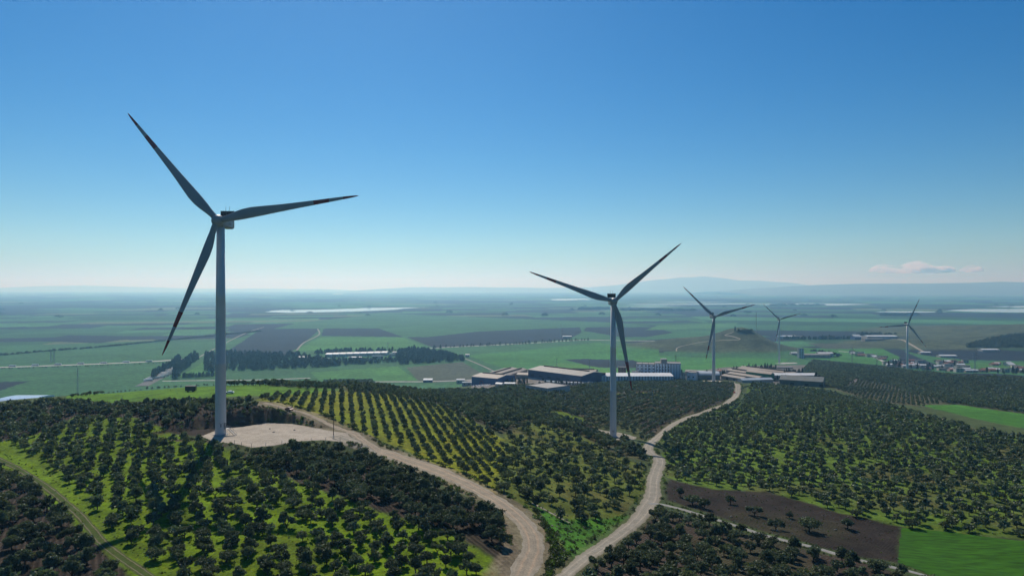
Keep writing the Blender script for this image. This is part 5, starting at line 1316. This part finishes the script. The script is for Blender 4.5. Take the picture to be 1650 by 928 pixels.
car('car', 'dull red car parked on the upper dirt road above the pad', at(466, 661.5) + np.array([0, 0, .1]), R(-40), P_RUST)
# trucks in the truck park beside the highway
def truck_parts():
    c = MB(); c.box(-7.6, -5.6, -1.2, 1.2, .5, 2.9); c.box(-8.0, -7.6, -1.15, 1.15, .5, 1.7)
    g = MB(); g.box(-7.63, -7.6, -1.0, 1.0, 1.8, 2.6)
    tr_ = MB(); tr_.box(-5.2, 7.0, -1.25, 1.25, 1.1, 3.9)
    ch = MB(); ch.box(-7.8, 6.8, -.5, .5, .6, 1.08)
    wh = MB(); wheels(wh, (-6.8, 3.6, 4.8, 6.0), 2.4, .5)
    return c, g, tr_, ch, wh
c, g, tr_, ch, wh = truck_parts()
TKM = [c.mesh('cab', P_WHITE), tr_.mesh('trailer', P_WHITE), ch.mesh('chassis', M_DARKMETAL), wh.mesh('wheels', M_TYRE)]
def truck(p, rz, lab, grp, col=None):
    t = empty('truck', tuple(p), rz); tag(t, lab, 'truck', grp)
    for nm, me in zip(('cab', 'trailer', 'chassis', 'wheels'), TKM): link(nm, me, t)
gk = random.Random(3)
park = np.array([plain_pt(*q_) for q_ in [(236,617),(262,609),(272,604),(284,594),(278,594),(262,602),(246,609),(232,616)]])
spots = []
while len(spots) < 60:
    x = gk.uniform(*sorted((park[:, 0].min(), park[:, 0].max()))); y = gk.uniform(park[:, 1].min(), park[:, 1].max())
    if sdist(np.array([x]), np.array([y]), park)[0] < 0 and all(np.hypot(x - a_, (y - b_) * .3) > 5.5 for a_, b_ in spots): spots.append((x, y))
    if gk.random() < .0005: break
for (x, y) in spots: truck((x, y, .55), R(52) + gk.uniform(-.1, .1), 'white truck parked in rows between the two windbreaks', 'trucks in the truck park')
for k in range(14):
    x, y = plain_pt(gk.uniform(294, 306), gk.uniform(580, 584.5)); truck((x, y, .55), gk.uniform(-.4, .4), 'white truck parked at the highway junction left of the tall turbine', 'trucks at the junction')
for k in range(7):
    x, y = plain_pt(np.interp(k, [0, 6], [20, 240]), np.interp(k, [0, 6], [591.2, 583.4])); truck((x, y, .55), R(4), 'white truck driving along the highway at left', 'trucks on the highway')
for k in range(14):
    car('car', 'small pale car parked in the yard before the works', PG(762 + gk.uniform(0, 30), 625 + gk.uniform(-1, 1), 840), gk.uniform(0, 3), gk.choice([P_WHITE, P_WHITE, P_DK]), 'cars parked at the works')

for k in range(9):
    p = PG(885 + k * 8 + gk.uniform(-2, 2), 0, 838 + gk.uniform(-14, 6)); truck(tuple(p), R(-38) + gk.uniform(-.3, .3), 'white truck parked along the front of the navy factory hall', 'trucks before the navy hall')
# ------------------------------------------------------------------ poles, masts, fences, small things
def lattice(name, lab, p, h, wb, wt, cat='mast', grp=None, arms=()):
    t = empty(name, tuple(p)); tag(t, lab, cat, grp); b = MB(); n = 12; tk = max(.06, wb * .045)
    for sx in (-1, 1):
        for sy in (-1, 1): b.tube([(sx * wb / 2, sy * wb / 2, -.3), (sx * wt / 2, sy * wt / 2, h)], tk, 4)
    for i in range(n):
        z0, z1 = h * i / n, h * (i + 1) / n; w0 = wb + (wt - wb) * i / n; w1 = wb + (wt - wb) * (i + 1) / n
        for a_, c_ in (((-1, -1), (1, -1)), ((1, -1), (1, 1)), ((1, 1), (-1, 1)), ((-1, 1), (-1, -1))):
            b.tube([(a_[0] * w0 / 2, a_[1] * w0 / 2, z0), (c_[0] * w1 / 2, c_[1] * w1 / 2, z1)], tk * .6, 3)
            b.tube([(c_[0] * w0 / 2, c_[1] * w0 / 2, z0), (a_[0] * w1 / 2, a_[1] * w1 / 2, z1)], tk * .6, 3)
    b.build('lattice', M_GALV, t)
    for z in arms:
        a = MB(); a.tube([(-h * .14, 0, z), (0, 0, z + h * .03), (h * .14, 0, z)], tk, 4); a.tube([(-h * .14, 0, z), (h * .14, 0, z)], tk, 4); a.build('crossarm', M_GALV, t)
    return t
lattice('lattice_mast', 'thin lattice mast on the green plain at left, above the crest', plain_pt(125, 641) + (0,), 46, 2.2, 1.0)
lattice('lattice_mast', 'tall thin mast standing on the bare hill behind the turbines', at(1218.5, 536), 54, 1.6, 1.2)
for (px, py, h) in ((82, 584, 26), (87, 583, 26)): lattice('power_pylon', 'small power pylon beside the highway at left', plain_pt(px, py) + (0,), h, 3, .8, 'pylon', 'pylons beside the highway', (h * .75, h * .88))
for (px, py, h, lab) in ((1373, 584, 34, 'power pylon on the green field left of the village'), (1413, 588, 26, 'power pylon just left of the village conifers'), (1571, 602, 36, 'power pylon right of the village'), (897, 594, 22, 'thin pole on the green field behind the navy hall'), (950, 594, 20, 'thin pole behind the right end of the navy hall'), (1089, 594, 26, 'thin dark mast beside the silos'), (904, 541, 40, 'pylon beside the far highway'), (625, 567, 26, 'thin mast behind the vaulted halls')):
    d_ = at(px, py); lattice('power_pylon', lab, d_, h, 2.2, .7, 'pylon', None, (h * .8, h * .92))
def pole(name, lab, p, h, arm=True, grp=None):
    t = empty(name, tuple(p)); tag(t, lab, 'pole', grp); b = MB(); b.tube([(0, 0, -.5), (0, 0, h)], [.16, .1], 8); b.build('post', M_BARK, t)
    if arm:
        b = MB(); b.box(-.9, .9, -.06, .06, h - .5, h - .36); b.build('crossarm', M_BARK, t)
        for x in (-.75, .75): i_ = MB(); i_.tube([(x, 0, h - .36), (x, 0, h - .1)], .06, 6); i_.build('insulator', M_DARKMETAL, t)
pole('utility_pole', 'dark wooden utility pole at the right end of the pale pad', (*pp(537.5, 701, PAD_Z), PAD_Z), 7.2)
# posts along the rim of the cut and along the near edge of the pad
def posts(P, n, lab, grp, h=1.7):
    c, _ = dense(P, .8)
    for j in np.linspace(0, len(c) - 1, n).astype(int):
        x, y = c[j]; t = MB(); t.tube([(0, 0, -.4), (0, 0, h)], .075, 6); t.tube([(0, 0, h), (.14, .05, h + .22)], .05, 5)
        o = t.build('fence_post', M_CONCRETE, None, (x, y, Hs(x, y)), (random.uniform(-.05, .05), random.uniform(-.05, .05), 0)); tag(o, lab, 'post', grp)
rim = [tuple(np.array(p) + (np.array(p) - np.mean(PAD_BACK, 0)) / np.linalg.norm(np.array(p) - np.mean(PAD_BACK, 0)) * 3.4) for p in (PAD_BACK[0], PAD_BACK[1], PAD_BACK[2], PAD_BACK[3], PAD_BACK[4])]
posts(rim, 17, 'leaning concrete fence post on the rim of the cut behind the tall turbine', 'fence posts on the rim of the cut')
posts([pp(*q_, PAD_Z) for q_ in ((378, 715.5), (405, 721.5), (440, 719), (470, 714), (520, 711), (548, 711))], 9, 'short fence post along the near edge of the pale pad', 'fence posts along the near pad edge', 1.4)
# rocks lying on the pad and along the road
M_ROCK = mat('grey_rock', (.22, .20, .17), .9, .3, 2)
def rock(p, s, lab, grp, sd):
    g = np.random.default_rng(sd); V = []; F = []
    n, m_ = 8, 5
    for i in range(m_ + 1):
        for k in range(n):
            a = 2 * math.pi * k / n; b_ = math.pi * i / m_ - math.pi / 2; r_ = s * (1 + .25 * g.normal()) if 0 < i < m_ else s * .8
            V.append((r_ * math.cos(a) * math.cos(b_), r_ * .8 * math.sin(a) * math.cos(b_), r_ * .6 * math.sin(b_)))
    for i in range(m_):
        for k in range(n): F.append([i * n + k, i * n + (k + 1) % n, (i + 1) * n + (k + 1) % n, (i + 1) * n + k])
    o = link('rock', mesh_np('rock', V, F, [M_ROCK]), None, (p[0], p[1], p[2] + s * .2)); tag(o, lab, 'rock', grp)
for i, (px, py) in enumerate(((423.5, 682.5), (435, 691), (474.5, 693), (441, 696.5), (368, 682))):
    x, y = pp(px, py, PAD_Z); rock((x, y, PAD_Z), .45, 'small dark stone lying on the pale turbine pad', 'stones on the pad', i)
for i in range(40):
    p = at(*((random.uniform(872, 925), random.uniform(825, 905)) if i < 26 else (random.uniform(1090, 1440), random.uniform(800, 860))))
    pq = np.array([p[:2]])
    if not (off_line(pq, RW, 6)[0] and off_line(pq, LW, 4.5)[0] and off_line(pq, SW, 3)[0]) or (i >= 26 and sdist(pq[:, 0], pq[:, 1], ZW['plough'])[0] > -1): continue
    rock(p, random.uniform(.2, .5), 'pale stone in the rocky scrub right of the road bend' if i < 26 else 'pale stone lying on the ploughed field', 'stones by the road bend' if i < 26 else 'stones on the ploughed field', 50 + i)
# dark trailer in the trees below the meadow, and the blue barrel at the lower edge
t = empty('site_trailer', tuple(at(307.5, 631)), R(8)); tag(t, 'small dark box trailer among trees at the lower edge of the meadow', 'trailer')
b = MB(); b.box(-2.6, 2.6, -1.2, 1.2, .6, 3.1); b.build('box', P_DK, t); b = MB(); b.box(-2.7, 2.7, -1.3, 1.3, 3.11, 3.22); b.build('roof', M_DARKMETAL, t)
for x in (-1.2, 1.2):
    b = MB(); b.tube([(x, -1.1, .4), (x, 1.1, .4)], .4, 10); b.build('wheel', M_TYRE, t)
t = empty('water_barrel', tuple(at(632, 932))); tag(t, 'bright blue plastic water barrel at the lower edge of the grove', 'barrel')
b = MB(); b.tube([(0, 0, 0), (0, 0, .15), (0, 0, .6), (0, 0, 1.05), (0, 0, 1.2)], [.5, .56, .6, .56, .46], 16); b.build('body', P_BLUE, t, smooth=False)
b = MB(); b.tube([(0, 0, 1.2), (0, 0, 1.3)], [.2, .2], 12); b.build('cap', P_DK, t)

# ------------------------------------------------------------------ the small clouds over the far mountains
cm_ = bpy.data.materials.new('cloud_vapour'); cm_.use_nodes = True
t = cm_.node_tree; t.nodes.remove(t.nodes['Principled BSDF'])
pv = t.nodes.new('ShaderNodeVolumePrincipled'); pv.inputs['Color'].default_value = (1, 1, 1, 1); pv.inputs['Anisotropy'].default_value = .45
tc = t.nodes.new('ShaderNodeTexCoord'); mp = t.nodes.new('ShaderNodeMapping'); mp.inputs['Scale'].default_value = (.00055, .0004, .0011)
ns = t.nodes.new('ShaderNodeTexNoise'); ns.inputs['Scale'].default_value = 1.0; ns.inputs['Detail'].default_value = 6; ns.inputs['Roughness'].default_value = .65
t.links.new(tc.outputs['Object'], mp.inputs[0]); t.links.new(mp.outputs[0], ns.inputs['Vector'])
mr = t.nodes.new('ShaderNodeMapRange'); mr.inputs['From Min'].default_value = .44; mr.inputs['From Max'].default_value = .66; mr.inputs['To Max'].default_value = .008; t.links.new(ns.outputs['Fac'], mr.inputs['Value'])
t.links.new(mr.outputs[0], pv.inputs['Density']); t.links.new(pv.outputs[0], t.nodes['Material Output'].inputs['Volume'])
def cloud(px, py, rx, up, dn, D):
    import bmesh
    bm = bmesh.new(); k = D / FPX; c = Vector(P3(px, py, D))
    bmesh.ops.create_icosphere(bm, subdivisions=4, radius=1.0)
    for v in bm.verts:
        lump = 1 + .3 * math.sin(v.co.x * 7.3 + 1) + .18 * math.sin(v.co.x * 15 + v.co.y * 6)
        v.co = Vector((v.co.x * rx * k, v.co.y * 1400, v.co.z * (up * lump if v.co.z > 0 else dn) * k))
    me = bpy.data.meshes.new('cloud'); bm.to_mesh(me); bm.free(); me.materials.append(cm_)
    o = link('cloud', me); o.location = c; tag(o, None, None, None, 'structure')
cloud(1470, 437, 70, 12, 4, 62000)
cloud(1565, 436, 13, 7, 3, 62000)
